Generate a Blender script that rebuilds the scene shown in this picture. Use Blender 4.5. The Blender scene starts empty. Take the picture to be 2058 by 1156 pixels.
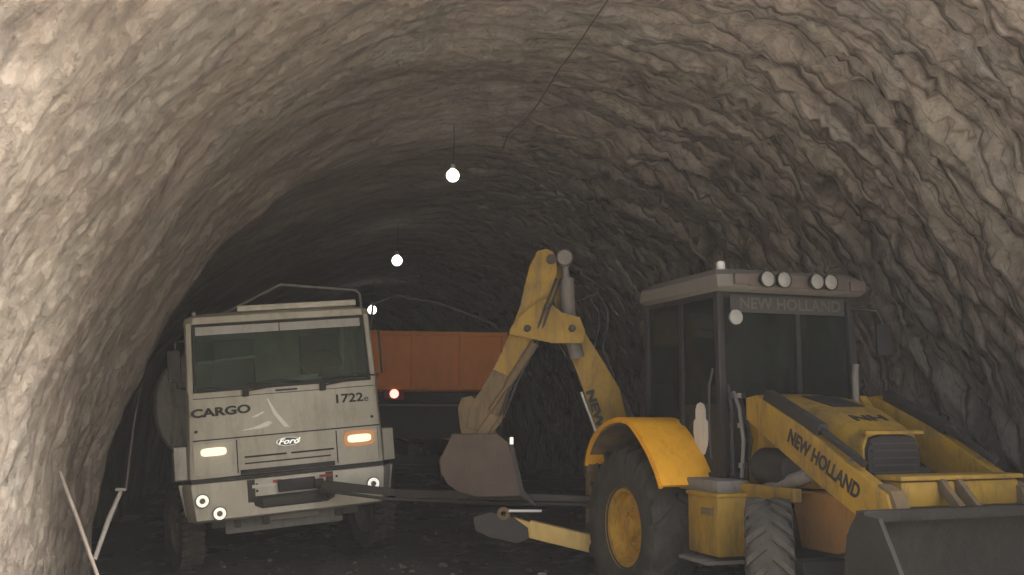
import bpy, bmesh, math, random
from mathutils import Vector, Matrix, noise as mnoise
R = math.radians
random.seed(7)
scene = bpy.context.scene
COL = scene.collection

# ------------------------------------------------------------------ camera
F_PX, CXP, CYP = 2000.0, 1029.0, 578.0
PITCH = math.atan(252.0 / F_PX)
CAM_H = 1.72
cd = bpy.data.cameras.new('camera'); cam = bpy.data.objects.new('camera', cd); COL.objects.link(cam)
cam.location = (0, 0, CAM_H); cam.rotation_euler = (R(90) + PITCH, 0, 0)
cd.sensor_width = 36; cd.lens = F_PX / 2058 * 36; cd.clip_start = 0.05; cd.clip_end = 500
scene.camera = cam

# ------------------------------------------------------------------ daylight through the tunnel mouth
AX = R(11.3)                        # the tunnel runs this far to the left of the view
SUN_EL, SUN_AZ = 42.0, 118.0        # behind the camera, to its right (degrees, clockwise from +Y)
w = bpy.data.worlds.new("World"); scene.world = w; w.use_nodes = True
nt = w.node_tree; nt.nodes.clear()
so = nt.nodes.new('ShaderNodeOutputWorld'); bg = nt.nodes.new('ShaderNodeBackground')
sk = nt.nodes.new('ShaderNodeTexSky'); sk.sky_type = 'NISHITA'; sk.sun_disc = False
sk.sun_elevation = R(SUN_EL); sk.sun_rotation = R(SUN_AZ); sk.dust_density = 6.0; sk.air_density = 1.0; sk.ozone_density = 0.6
bg.inputs[1].default_value = 0.15
nt.links.new(sk.outputs[0], bg.inputs[0]); nt.links.new(bg.outputs[0], so.inputs[0])
sd = bpy.data.lights.new('sun', 'SUN'); sun = bpy.data.objects.new('sun', sd); COL.objects.link(sun)
sd.energy = 5.0; sd.angle = R(26); sd.color = (1.0, 0.95, 0.87)
v = Vector((math.sin(R(SUN_AZ)) * math.cos(R(SUN_EL)), math.cos(R(SUN_AZ)) * math.cos(R(SUN_EL)), math.sin(R(SUN_EL))))
sun.rotation_euler = (-v).to_track_quat('-Z', 'Y').to_euler()

scene.view_settings.view_transform = 'Standard'; scene.view_settings.look = 'None'
scene.view_settings.gamma = 1; scene.view_settings.exposure = 1.42
scene.cycles.use_denoising = True
scene.cycles.max_bounces = 8; scene.cycles.diffuse_bounces = 5; scene.cycles.glossy_bounces = 4
scene.cycles.transparent_max_bounces = 12; scene.cycles.sample_clamp_indirect = 4.0
scene.cycles.caustics_reflective = False; scene.cycles.caustics_refractive = False

# ------------------------------------------------------------------ helpers
def pt(px, py, D):
    """world point seen at pixel (px,py) of the 2058-wide photograph, D metres ahead along +Y"""
    x = (px - CXP) / F_PX; y = (CYP - py) / F_PX
    d = Vector((x, math.cos(PITCH) - y * math.sin(PITCH), math.sin(PITCH) + y * math.cos(PITCH)))
    return Vector((0, 0, CAM_H)) + d * (D / d.y)
cA, sA = math.cos(AX), math.sin(AX)
def tun(lat, a, z=0.0):
    return Vector((lat * cA - a * sA, lat * sA + a * cA, z))
def ss(a, b, x):
    t = max(0.0, min(1.0, (x - a) / (b - a))); return t * t * (3 - 2 * t)
def tag(o, label=None, cat=None, group=None, kind=None):
    if label: o['label'] = label
    if cat: o['category'] = cat
    if group: o['group'] = group
    if kind: o['kind'] = kind
    return o
def empty(name, loc=(0, 0, 0), rot=(0, 0, 0), parent=None):
    o = bpy.data.objects.new(name, None); COL.objects.link(o); o.location = loc; o.rotation_euler = rot
    o.empty_display_size = 0.2
    if parent: o.parent = parent
    return o
def rotm(o):
    return Matrix.Translation(o.location) @ o.rotation_euler.to_matrix().to_4x4()

class MB:
    def __init__(s): s.bm = bmesh.new()
    def face(s, pts):
        vs = [s.bm.verts.new(p) for p in pts]; return s.bm.faces.new(vs)
    def box(s, c, sz, M=None, bev=0.0, taper=None):
        hx, hy, hz = [q / 2 for q in sz]; c = Vector(c)
        vs = []
        for z in (-hz, hz):
            k = 1.0 if (taper is None or z < 0) else taper
            for x, y in ((-hx, -hy), (hx, -hy), (hx, hy), (-hx, hy)):
                p = Vector((x * k, y * k, z))
                if M is not None: p = M @ p
                vs.append(s.bm.verts.new(c + p))
        fs = [s.bm.faces.new([vs[i] for i in q]) for q in ((3, 2, 1, 0), (4, 5, 6, 7), (0, 1, 5, 4), (1, 2, 6, 5), (2, 3, 7, 6), (3, 0, 4, 7))]
        if bev > 0:
            es = list({e for f in fs for e in f.edges})
            bmesh.ops.bevel(s.bm, geom=es, offset=bev, segments=2, profile=0.6, affect='EDGES')
        return s
    def prism(s, pts, lo, hi, axis='x', bev=0.0, M=None):
        """outline pts in the two other axes, extruded along axis"""
        def mk(a, b, c):
            p = {'x': Vector((c, a, b)), 'y': Vector((a, c, b)), 'z': Vector((a, b, c))}[axis]
            return M @ p if M is not None else p
        A = [s.bm.verts.new(mk(a, b, lo)) for a, b in pts]; B = [s.bm.verts.new(mk(a, b, hi)) for a, b in pts]
        n = len(pts); fs = [s.bm.faces.new(A), s.bm.faces.new(B[::-1])]
        for i in range(n):
            fs.append(s.bm.faces.new((A[i], B[i], B[(i + 1) % n], A[(i + 1) % n])))
        if bev > 0:
            es = list({e for f in fs[:2] for e in f.edges})
            bmesh.ops.bevel(s.bm, geom=es, offset=bev, segments=2, profile=0.6, affect='EDGES')
        return s
    def loft(s, rings, cap=True):
        L = [[s.bm.verts.new(p) for p in r] for r in rings]; n = len(L[0])
        for a, b in zip(L, L[1:]):
            for i in range(n):
                s.bm.faces.new((a[i], a[(i + 1) % n], b[(i + 1) % n], b[i]))
        if cap: s.bm.faces.new(L[0][::-1]); s.bm.faces.new(L[-1])
        return s
    def tube(s, pts, r, n=8, cap=True):
        pts = [Vector(p) for p in pts]; rings = []
        rr = r if isinstance(r, (list, tuple)) else [r] * len(pts)
        prev = None
        for i, p in enumerate(pts):
            t = (pts[min(i + 1, len(pts) - 1)] - pts[max(i - 1, 0)]).normalized()
            if prev is None:
                u = t.orthogonal().normalized()
            else:
                u = (prev - t * prev.dot(t)).normalized()
            prev = u; vv = t.cross(u)
            rings.append([p + (u * math.cos(2 * math.pi * k / n) + vv * math.sin(2 * math.pi * k / n)) * rr[i] for k in range(n)])
        return s.loft(rings, cap)
    def lathe(s, prof, c, axis, n=32, close=False):
        """prof = [(r, t)] about axis through c"""
        axis = Vector(axis).normalized(); u = axis.orthogonal().normalized(); vv = axis.cross(u); c = Vector(c)
        rings = []
        for r, t in prof:
            rings.append([s.bm.verts.new(c + axis * t + (u * math.cos(2 * math.pi * k / n) + vv * math.sin(2 * math.pi * k / n)) * max(r, 1e-4)) for k in range(n)])
        prs = list(zip(rings, rings[1:]))
        if close: prs.append((rings[-1], rings[0]))
        for a, b in prs:
            for i in range(n):
                s.bm.faces.new((a[i], a[(i + 1) % n], b[(i + 1) % n], b[i]))
        return s
    def bar(s, p0, p1, wd, ht, up=(0, 0, 1), bev=0.0, w1=None, h1=None):
        p0, p1 = Vector(p0), Vector(p1); t = (p1 - p0).normalized(); up = Vector(up)
        side = t.cross(up).normalized(); up2 = side.cross(t)
        w1 = wd if w1 is None else w1; h1 = ht if h1 is None else h1
        rings = [[p + side * sx * a / 2 + up2 * sz * b / 2 for sx, sz in ((-1, -1), (1, -1), (1, 1), (-1, 1))] for p, a, b in ((p0, wd, ht), (p1, w1, h1))]
        L = [[s.bm.verts.new(p) for p in r] for r in rings]
        fs = [s.bm.faces.new((L[0][i], L[0][(i + 1) % 4], L[1][(i + 1) % 4], L[1][i])) for i in range(4)]
        fs += [s.bm.faces.new(L[0][::-1]), s.bm.faces.new(L[1])]
        if bev > 0:
            es = list({e for f in fs for e in f.edges})
            bmesh.ops.bevel(s.bm, geom=es, offset=bev, segments=2, profile=0.6, affect='EDGES')
        return s
    def sheet(s, curve, lo, hi, th, M=None):
        """curve [(y,z)] thickened by th towards its left, spanning lo..hi on x"""
        n = len(curve); out = []
        for i, (y, z) in enumerate(curve):
            y0, z0 = curve[max(i - 1, 0)]; y1, z1 = curve[min(i + 1, n - 1)]
            t = Vector((y1 - y0, z1 - z0)).normalized(); out.append((y - t.y * th, z + t.x * th))
        rings = []
        for (y, z), (yo, zo) in zip(curve, out):
            q = [Vector((lo, y, z)), Vector((hi, y, z)), Vector((hi, yo, zo)), Vector((lo, yo, zo))]
            rings.append([M @ p for p in q] if M is not None else q)
        return s.loft(rings)
    def build(s, name, mat, parent=None, smooth=True, M=None):
        me = bpy.data.meshes.new(name)
        bmesh.ops.recalc_face_normals(s.bm, faces=s.bm.faces[:])
        if M is not None: bmesh.ops.transform(s.bm, matrix=M, verts=s.bm.verts[:])
        s.bm.to_mesh(me); s.bm.free()
        if smooth:
            me.polygons.foreach_set('use_smooth', [True] * len(me.polygons)); me.set_sharp_from_angle(angle=R(38))
        me.materials.append(mat)
        o = bpy.data.objects.new(name, me); COL.objects.link(o)
        if parent is not None: o.parent = parent
        return o

def text(name, body, size, mat, parent, M, extrude=0.002, sx=1.0, shear=0.0, bold=0.0):
    c = bpy.data.curves.new(name, 'FONT'); c.body = body; c.size = size; c.extrude = extrude
    c.align_x = 'CENTER'; c.align_y = 'CENTER'; c.shear = shear; c.offset = bold; c.resolution_u = 4
    t = bpy.data.objects.new(name, c); COL.objects.link(t)
    me = bpy.data.meshes.new_from_object(t.evaluated_get(bpy.context.evaluated_depsgraph_get()))
    bpy.data.objects.remove(t); bpy.data.curves.remove(c)
    me.transform(Matrix.Diagonal((sx, 1, 1, 1))); me.transform(M)
    me.materials.clear(); me.materials.append(mat)
    o = bpy.data.objects.new(name, me); COL.objects.link(o); o.parent = parent
    return o
def frame_m(o, xdir, ydir):
    """matrix whose X is xdir, Y is ydir, at o"""
    x = Vector(xdir).normalized(); y = Vector(ydir); y = (y - x * y.dot(x)).normalized(); z = x.cross(y)
    m = Matrix((x, y, z)).transposed().to_4x4(); m.translation = Vector(o); return m

# ------------------------------------------------------------------ materials
def newmat(name):
    m = bpy.data.materials.new(name); m.use_nodes = True; t = m.node_tree
    return m, t, t.nodes['Principled BSDF']
def N(t, kind, **kw):
    n = t.nodes.new(kind)
    for k, v_ in kw.items():
        if k in n.inputs.keys(): n.inputs[k].default_value = v_
        else: setattr(n, k, v_)
    return n
def ramp(t, fac, stops):
    r = t.nodes.new('ShaderNodeValToRGB'); t.links.new(fac, r.inputs[0])
    el = r.color_ramp.elements
    while len(el) < len(stops): el.new(0.5)
    for e, (p, c) in zip(el, stops): e.position = p; e.color = (*c, 1) if len(c) == 3 else c
    return r.outputs[0]
def mix(t, fac, a, b, mode='MIX'):
    m = t.nodes.new('ShaderNodeMix'); m.data_type = 'RGBA'; m.blend_type = mode
    for s_, v_ in ((0, fac), (6, a), (7, b)):
        if hasattr(v_, 'links') or isinstance(v_, bpy.types.NodeSocket): t.links.new(v_, m.inputs[s_])
        else: m.inputs[s_].default_value = v_ if s_ == 0 else (*v_, 1)
    return m.outputs[2]
def paint(name, col, dirt=(0.10, 0.085, 0.07), amount=0.5, rough=0.5, scale=3.0, metal=0.0, bump=0.15, spec=0.5, low=None):
    m, t, b = newmat(name)
    tc = N(t, 'ShaderNodeTexCoord')
    n1 = N(t, 'ShaderNodeTexNoise', Scale=scale, Detail=8.0, Roughness=0.65); t.links.new(tc.outputs['Object'], n1.inputs['Vector'])
    n2 = N(t, 'ShaderNodeTexNoise', Scale=scale * 9, Detail=5.0, Roughness=0.7); t.links.new(tc.outputs['Object'], n2.inputs['Vector'])
    fac = ramp(t, n1.outputs[0], [(0.5 - 0.22 * amount, (0, 0, 0)), (0.78, (1, 1, 1))])
    f2 = ramp(t, n2.outputs[0], [(0.52, (0, 0, 0)), (0.75, (1, 1, 1))])
    c1 = mix(t, fac, col, [a * amount + c * (1 - amount) for a, c in zip(dirt, col)])
    c2 = mix(t, f2, c1, dirt); c3 = mix(t, 0.55 * amount, c1, c2)
    ms = N(t, 'ShaderNodeMapping'); ms.inputs['Scale'].default_value = (1, 1, 0.25); t.links.new(tc.outputs['Object'], ms.inputs[0])
    n3 = N(t, 'ShaderNodeTexNoise', Scale=scale * 4, Detail=6.0, Roughness=0.7); t.links.new(ms.outputs[0], n3.inputs['Vector'])
    f3 = ramp(t, n3.outputs[0], [(0.50, (0, 0, 0)), (0.62, (0.7 * amount,) * 3)]); c3 = mix(t, f3, c3, [q * 0.75 for q in dirt])
    t.links.new(c3, b.inputs['Base Color'])
    rr = ramp(t, n1.outputs[0], [(0.3, (rough,) * 3), (0.75, (min(1, rough + 0.35),) * 3)]); t.links.new(rr, b.inputs['Roughness'])
    b.inputs['Metallic'].default_value = metal; b.inputs['Specular IOR Level'].default_value = spec
    bp = N(t, 'ShaderNodeBump', Strength=bump, Distance=0.01); t.links.new(n2.outputs[0], bp.inputs['Height']); t.links.new(bp.outputs[0], b.inputs['Normal'])
    return m
def emit(name, col, strength, base=(0.8, 0.8, 0.75)):
    m, t, b = newmat(name); b.inputs['Base Color'].default_value = (*base, 1)
    b.inputs['Emission Color'].default_value = (*col, 1); b.inputs['Emission Strength'].default_value = strength
    return m
def glass(name, tint, gloss=0.12, rough=0.05, dmax=0.27):
    m, t, b = newmat(name); t.nodes.remove(b)
    out = t.nodes['Material Output']
    tr = N(t, 'ShaderNodeBsdfTransparent', Color=(*tint, 1)); gl = N(t, 'ShaderNodeBsdfGlossy', Roughness=rough); gl.inputs['Color'].default_value = (0.8, 0.85, 0.82, 1)
    df = N(t, 'ShaderNodeBsdfDiffuse'); df.inputs['Color'].default_value = (0.14, 0.19, 0.165, 1)  # dust film; its green tint also stands in for reflections on the glass
    tc = N(t, 'ShaderNodeTexCoord'); n1 = N(t, 'ShaderNodeTexNoise', Scale=4.0, Detail=6.0); t.links.new(tc.outputs['Object'], n1.inputs['Vector'])
    dust_sheen = ramp(t, n1.outputs[0], [(0.35, (0.25 * dmax,) * 3), (0.8, (dmax,) * 3)])
    m1 = t.nodes.new('ShaderNodeMixShader'); m2 = t.nodes.new('ShaderNodeMixShader')
    t.links.new(dust_sheen, m1.inputs[0]); t.links.new(tr.outputs[0], m1.inputs[1]); t.links.new(df.outputs[0], m1.inputs[2])
    m2.inputs[0].default_value = gloss; t.links.new(m1.outputs[0], m2.inputs[1]); t.links.new(gl.outputs[0], m2.inputs[2])
    t.links.new(m2.outputs[0], out.inputs[0])
    return m

def rock_material():
    m, t, b = newmat('tunnel_rock')
    uv = N(t, 'ShaderNodeUVMap', uv_map='unroll'); sep = N(t, 'ShaderNodeSeparateXYZ')
    tc = N(t, 'ShaderNodeTexCoord')
    mp = N(t, 'ShaderNodeMapping'); mp.inputs['Scale'].default_value = (1.15, 0.30, 1); mp.inputs['Rotation'].default_value = (0, 0, R(-14))
    t.links.new(uv.outputs[0], mp.inputs[0])
    big = N(t, 'ShaderNodeTexNoise', Scale=0.55, Detail=6.0, Roughness=0.6, Distortion=0.4); t.links.new(tc.outputs['Object'], big.inputs['Vector'])
    st = N(t, 'ShaderNodeTexNoise', Scale=3.0, Detail=11.0, Roughness=0.68, Distortion=0.25); t.links.new(mp.outputs[0], st.inputs['Vector'])
    fi = N(t, 'ShaderNodeTexNoise', Scale=10.0, Detail=10.0, Roughness=0.72, Distortion=0.1); t.links.new(tc.outputs['Object'], fi.inputs['Vector'])
    c1 = ramp(t, big.outputs[0], [(0.25, (0.27, 0.25, 0.235)), (0.42, (0.42, 0.39, 0.33)), (0.52, (0.39, 0.33, 0.29)), (0.60, (0.37, 0.36, 0.34)), (0.75, (0.56, 0.52, 0.45))])
    c2 = ramp(t, st.outputs[0], [(0.3, (0.17, 0.14, 0.12)), (0.45, (0.40, 0.37, 0.32)), (0.68, (0.66, 0.62, 0.54))])
    c3 = mix(t, 0.5, c1, c2)
    spots = ramp(t, fi.outputs[0], [(0.30, (0.45, 0.42, 0.42)), (0.42, (1, 1, 1))])
    c4 = mix(t, 0.7, c3, spots, 'MULTIPLY')
    # dark joints between the slabs, mostly on the right wall
    us = N(t, 'ShaderNodeSeparateXYZ'); t.links.new(uv.outputs[0], us.inputs[0])
    mp2 = N(t, 'ShaderNodeMapping'); mp2.inputs['Scale'].default_value = (2.3, 0.42, 1); mp2.inputs['Rotation'].default_value = (0, 0, R(-24)); t.links.new(uv.outputs[0], mp2.inputs[0])
    wn = N(t, 'ShaderNodeTexNoise', Scale=1.6, Detail=5.0); t.links.new(mp2.outputs[0], wn.inputs['Vector'])
    va = t.nodes.new('ShaderNodeVectorMath'); va.operation = 'MULTIPLY_ADD'; va.inputs[1].default_value = (0.35, 0.35, 0.35); t.links.new(wn.outputs['Color'], va.inputs[0]); t.links.new(mp2.outputs[0], va.inputs[2])
    vo = N(t, 'ShaderNodeTexVoronoi', Scale=1.25); vo.feature = 'DISTANCE_TO_EDGE'; t.links.new(va.outputs[0], vo.inputs['Vector'])
    vo2 = N(t, 'ShaderNodeTexVoronoi', Scale=3.4); vo2.feature = 'DISTANCE_TO_EDGE'; t.links.new(va.outputs[0], vo2.inputs['Vector'])
    side = N(t, 'ShaderNodeMapRange'); side.inputs['From Min'].default_value = 6.5; side.inputs['From Max'].default_value = 11.0; t.links.new(us.outputs[1], side.inputs[0])
    j1 = ramp(t, vo.outputs[0], [(0.0, (0.22, 0.19, 0.17)), (0.055, (1, 1, 1))]); j2 = ramp(t, vo2.outputs[0], [(0.0, (0.5, 0.46, 0.43)), (0.05, (1, 1, 1))])
    jj = mix(t, 1.0, j1, j2, 'MULTIPLY'); jm = mix(t, side.outputs[0], (1, 1, 1), jj); c4 = mix(t, 0.85, c4, jm, 'MULTIPLY')
    # rust-purple seepage stains
    sn = N(t, 'ShaderNodeTexNoise', Scale=0.9, Detail=4.0); t.links.new(mp.outputs[0], sn.inputs['Vector'])
    sf = ramp(t, sn.outputs[0], [(0.57, (0, 0, 0)), (0.70, (0.55,) * 3)])
    c5 = mix(t, sf, c4, (0.21, 0.155, 0.145))
    c5 = mix(t, 1.0, c5, (0.79, 0.77, 0.765), 'MULTIPLY')
    t.links.new(c5, b.inputs['Base Color']); b.inputs['Roughness'].default_value = 1.0; b.inputs['Specular IOR Level'].default_value = 0.1
    sst = N(t, 'ShaderNodeMapRange'); sst.inputs['From Min'].default_value = 5.0; sst.inputs['From Max'].default_value = 10.0; sst.inputs['To Min'].default_value = 0.14; sst.inputs['To Max'].default_value = 0.35; t.links.new(us.outputs[1], sst.inputs[0])
    b1 = N(t, 'ShaderNodeBump', Distance=0.12); t.links.new(sst.outputs[0], b1.inputs['Strength']); t.links.new(st.outputs[0], b1.inputs['Height'])
    b2 = N(t, 'ShaderNodeBump', Strength=0.8, Distance=0.06); t.links.new(fi.outputs[0], b2.inputs['Height']); t.links.new(b1.outputs[0], b2.inputs['Normal'])
    vc = N(t, 'ShaderNodeTexVoronoi', Scale=7.0, Randomness=1.0); vca = t.nodes.new('ShaderNodeVectorMath'); vca.operation = 'MULTIPLY_ADD'; vca.inputs[1].default_value = (0.25,) * 3; t.links.new(fi.outputs['Color'], vca.inputs[0]); t.links.new(tc.outputs['Object'], vca.inputs[2]); t.links.new(vca.outputs[0], vc.inputs['Vector'])
    b4 = N(t, 'ShaderNodeBump', Strength=0.3, Distance=0.05); t.links.new(vc.outputs['Distance'], b4.inputs['Height']); t.links.new(b2.outputs[0], b4.inputs['Normal']); b2 = b4
    for sc_, st_ in ((6.0, 0.34), (15.0, 0.36)):
        sv = t.nodes.new('ShaderNodeVectorMath'); sv.operation = 'SCALE'; sv.inputs['Scale'].default_value = sc_; t.links.new(tc.outputs['Object'], sv.inputs[0])
        fv = N(t, 'ShaderNodeTexVoronoi', Scale=1.0); t.links.new(sv.outputs[0], fv.inputs['Vector'])
        df_ = t.nodes.new('ShaderNodeVectorMath'); df_.operation = 'SUBTRACT'; t.links.new(sv.outputs[0], df_.inputs[0]); t.links.new(fv.outputs['Position'], df_.inputs[1])
        cc = t.nodes.new('ShaderNodeVectorMath'); cc.operation = 'SUBTRACT'; t.links.new(fv.outputs['Color'], cc.inputs[0]); cc.inputs[1].default_value = (0.5, 0.5, 0.5)
        dt = t.nodes.new('ShaderNodeVectorMath'); dt.operation = 'DOT_PRODUCT'; t.links.new(df_.outputs[0], dt.inputs[0]); t.links.new(cc.outputs[0], dt.inputs[1])
        bb = N(t, 'ShaderNodeBump', Strength=st_, Distance=0.9 / sc_); t.links.new(dt.outputs['Value'], bb.inputs['Height']); t.links.new(b2.outputs[0], bb.inputs['Normal']); b2 = bb
    jh = mix(t, side.outputs[0], (0.5, 0.5, 0.5), ramp(t, vo.outputs[0], [(0.0, (0, 0, 0)), (0.16, (0.6,) * 3), (0.6, (1, 1, 1))]))
    b3 = N(t, 'ShaderNodeBump', Strength=0.7, Distance=0.10); t.links.new(jh, b3.inputs['Height']); t.links.new(b2.outputs[0], b3.inputs['Normal'])
    t.links.new(b3.outputs[0], b.inputs['Normal'])
    return m
def mud_material():
    m, t, b = newmat('dark_mud'); tc = N(t, 'ShaderNodeTexCoord')
    n1 = N(t, 'ShaderNodeTexNoise', Scale=0.9, Detail=9.0, Roughness=0.65); n2 = N(t, 'ShaderNodeTexNoise', Scale=14.0, Detail=8.0, Roughness=0.7)
    for n in (n1, n2): t.links.new(tc.outputs['Object'], n.inputs['Vector'])
    c = mix(t, 0.4, ramp(t, n1.outputs[0], [(0.3, (0.022, 0.021, 0.020)), (0.7, (0.06, 0.053, 0.046))]), ramp(t, n2.outputs[0], [(0.3, (0.02, 0.019, 0.018)), (0.75, (0.085, 0.078, 0.07))]))
    t.links.new(c, b.inputs['Base Color'])
    t.links.new(ramp(t, n1.outputs[0], [(0.40, (0.22,) * 3), (0.50, (0.9,) * 3)]), b.inputs['Roughness'])
    bp = N(t, 'ShaderNodeBump', Strength=0.8, Distance=0.04); t.links.new(n2.outputs[0], bp.inputs['Height']); t.links.new(bp.outputs[0], b.inputs['Normal'])
    return m
M_ROCK = rock_material(); M_MUD = mud_material()
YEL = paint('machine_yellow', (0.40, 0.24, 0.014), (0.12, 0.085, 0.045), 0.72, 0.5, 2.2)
YEL_LIT = paint('fender_yellow_lit', (0.85, 0.42, 0.012), (0.45, 0.21, 0.03), 0.35, 0.42, 2.5)  # brighter than the machine yellow: light on the fenders put into the colour
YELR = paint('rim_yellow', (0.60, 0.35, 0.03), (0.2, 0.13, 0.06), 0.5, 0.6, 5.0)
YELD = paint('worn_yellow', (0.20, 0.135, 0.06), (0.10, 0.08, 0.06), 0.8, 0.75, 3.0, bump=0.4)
ORG = paint('orange_tank_paint', (0.40, 0.20, 0.05), (0.2, 0.12, 0.06), 0.5, 0.6, 2.0)
BLK = paint('black_plastic', (0.014, 0.014, 0.014), (0.04, 0.036, 0.032), 0.5, 0.5, 4.0)
GRY = paint('dark_steel', (0.04, 0.038, 0.036), (0.09, 0.078, 0.065), 0.6, 0.65, 4.0, bump=0.4)
STL = paint('dusty_steel', (0.20, 0.19, 0.175), (0.15, 0.125, 0.10), 0.6, 0.6, 3.0, bump=0.4)
BKT = paint('bucket_steel', (0.012, 0.012, 0.011), (0.036, 0.034, 0.029), 0.8, 0.9, 2.4, bump=0.8, spec=0.25)
RUB = paint('tyre_rubber', (0.02, 0.02, 0.019), (0.10, 0.088, 0.07), 0.85, 0.8, 5.0, bump=0.4)
CHR = paint('chrome', (0.6, 0.6, 0.57), (0.3, 0.28, 0.25), 0.3, 0.2, 4.0, metal=1.0)
WHT = paint('cab_cream', (0.52, 0.50, 0.41), (0.25, 0.215, 0.17), 0.35, 0.35, 1.6, bump=0.05)
WHD = paint('dusty_white', (0.55, 0.53, 0.48), (0.2, 0.18, 0.15), 0.6, 0.6, 2.0, bump=0.2)
ROOF = paint('cab_roof_grey', (0.16, 0.15, 0.135), (0.17, 0.15, 0.12), 0.5, 0.7, 3.0)
PIPE = paint('pale_pipe', (0.34, 0.33, 0.31), (0.2, 0.18, 0.15), 0.4, 0.5, 4.0)
STICK = paint('white_sticker', (0.62, 0.62, 0.58), (0.3, 0.28, 0.25), 0.3, 0.6, 3.0)
ORT = paint('tipper_orange', (0.95, 0.36, 0.10), (0.7, 0.3, 0.12), 0.3, 0.6, 1.5)
RED = paint('red_marking', (0.35, 0.04, 0.03), (0.15, 0.06, 0.05), 0.4, 0.5, 4.0)
GLS = glass('cab_glass', (0.62, 0.72, 0.66), 0.07); GLD = glass('dark_glass', (0.22, 0.26, 0.23), 0.05, dmax=0.12)
LENS = paint('lamp_lens', (0.28, 0.28, 0.26), (0.5, 0.5, 0.46), 0.2, 0.25, 8.0)
E_LAMP = emit('bulb_glow', (1.0, 0.98, 0.93), 2.2)
E_HEAD = emit('headlight_glow', (1.0, 0.80, 0.48), 0.42); E_AMB = emit('amber_glow', (1.0, 0.42, 0.16), 0.08, (0.5, 0.27, 0.13))
E_TAIL = emit('tail_glow', (1.0, 0.35, 0.28), 1.0, (0.5, 0.05, 0.03)); E_PALE = emit('pale_glow', (1.0, 0.96, 0.82), 0.25)
CLOTH = paint('seat_fabric', (0.04, 0.04, 0.045), (0.08, 0.07, 0.06), 0.5, 0.9, 6.0)

# ------------------------------------------------------------------ the tunnel shell
LC, HALF, CROWN = 2.46, 4.78, 5.57
def prof(u):
    """u 0..1 from left foot over the crown to right foot -> lateral, z, outward normal"""
    if u < 0.06: z = -0.5 + 0.5 * u / 0.06; return LC - HALF, z, (-1, 0)
    if u > 0.94: z = -0.5 + 0.5 * (1 - u) / 0.06; return LC + HALF, z, (1, 0)
    f = math.pi * (u - 0.06) / 0.88
    x, z = -math.cos(f), math.sin(f)
    n = Vector((x / HALF, z / CROWN)).normalized()
    return LC + HALF * x, CROWN * z, (n.x, n.y)
ARC = 16.4
A_IN, MOUTH = 2.4, 0.2          # the mouth: 2.4 m ahead at the feet, cut further in at the crown to admit skylight
def nz(x, y, z=0.0): return mnoise.noise(Vector((x, y, z)))
def fb(x, y, z=0.0, o=4):
    r, a, f = 0.0, 1.0, 1.0
    for _ in range(o): r += a * nz(x * f, y * f, z + 7.3 * _); a *= 0.5; f *= 2.03
    return r
def relief(u, a):
    s = u * ARC
    right = ss(0.42, 0.72, u); left = 1 - ss(0.15, 0.40, u)
    d = 0.20 * fb(a * 0.33, s * 0.30, 1.0, 3)
    # ledges of foliated rock running up and over, stronger on the right
    wv = 0.85 * fb(a * 0.42 + 3, s * 0.33, 5.0, 2)
    h = a * 1.0 - 0.16 * s + 0.55 * max(0.0, s - 8.5) + wv
    fr = h - math.floor(h); cell = math.floor(h)
    amp = 0.55 + 0.6 * nz(cell * 3.7, s * 0.42, 9.0)
    saw = (fr if fr < 0.86 else (1 - fr) / 0.14 * 0.86) - 0.43
    h2 = a * 2.7 - 0.5 * s + 1.7 * max(0.0, s - 8.5) + 0.9 * fb(a * 0.8, s * 0.6, 15.0, 2); f2 = h2 - math.floor(h2)
    amp2 = 0.45 + 1.2 * nz(math.floor(h2) * 2.1, s * 1.5, 19.0)
    saw2 = (f2 if f2 < 0.8 else (1 - f2) / 0.2 * 0.8) - 0.4
    k = 0.015 + 0.34 * right
    d += -k * amp * saw - (0.012 + 0.11 * right) * amp2 * saw2
    d += (0.030 + 0.05 * right) * fb(a * 2.6, s * 2.2, 21.0, 4)
    # broken faces: every cell is a tilted plane
    for sx, sy, off, al, ar in ((1.5, 0.75, 51.0, 0.025, 0.17), (3.6, 2.2, 61.0, 0.013, 0.09), (7.5, 5.5, 81.0, 0.008, 0.035)):
        q = Vector((a * sx + 0.12 * nz(a * 2, s * 2, 3), s * sy + 0.3 * a * sx * right, off)); ds, ps = mnoise.voronoi(q)
        rv = mnoise.cell_vector(ps[0] * 7.7); d += (al + ar * right) * (q - ps[0]).dot(rv - Vector((0.5, 0.5, 0.5))) * 1.3
    d += 0.02 * fb(a * 9, s * 6, 31.0, 2)
    if left > 0:
        r1 = 1 - abs(nz(a * 3.4 + 0.8 * nz(a * 2, s * 2), s * 2.0, 41.0)) * 2
        d += left * 0.028 * r1 * r1
    # the left wall steps back into a niche where the tank truck stands
    z = prof(u)[1]
    if u < 0.5:
        d += 1.15 * ss(11.9 + 0.08 * z, 13.4 + 0.08 * z, a) * (1 - ss(1.8, 5.6, z)) * (1 - ss(26, 30, a))
    return d
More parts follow.
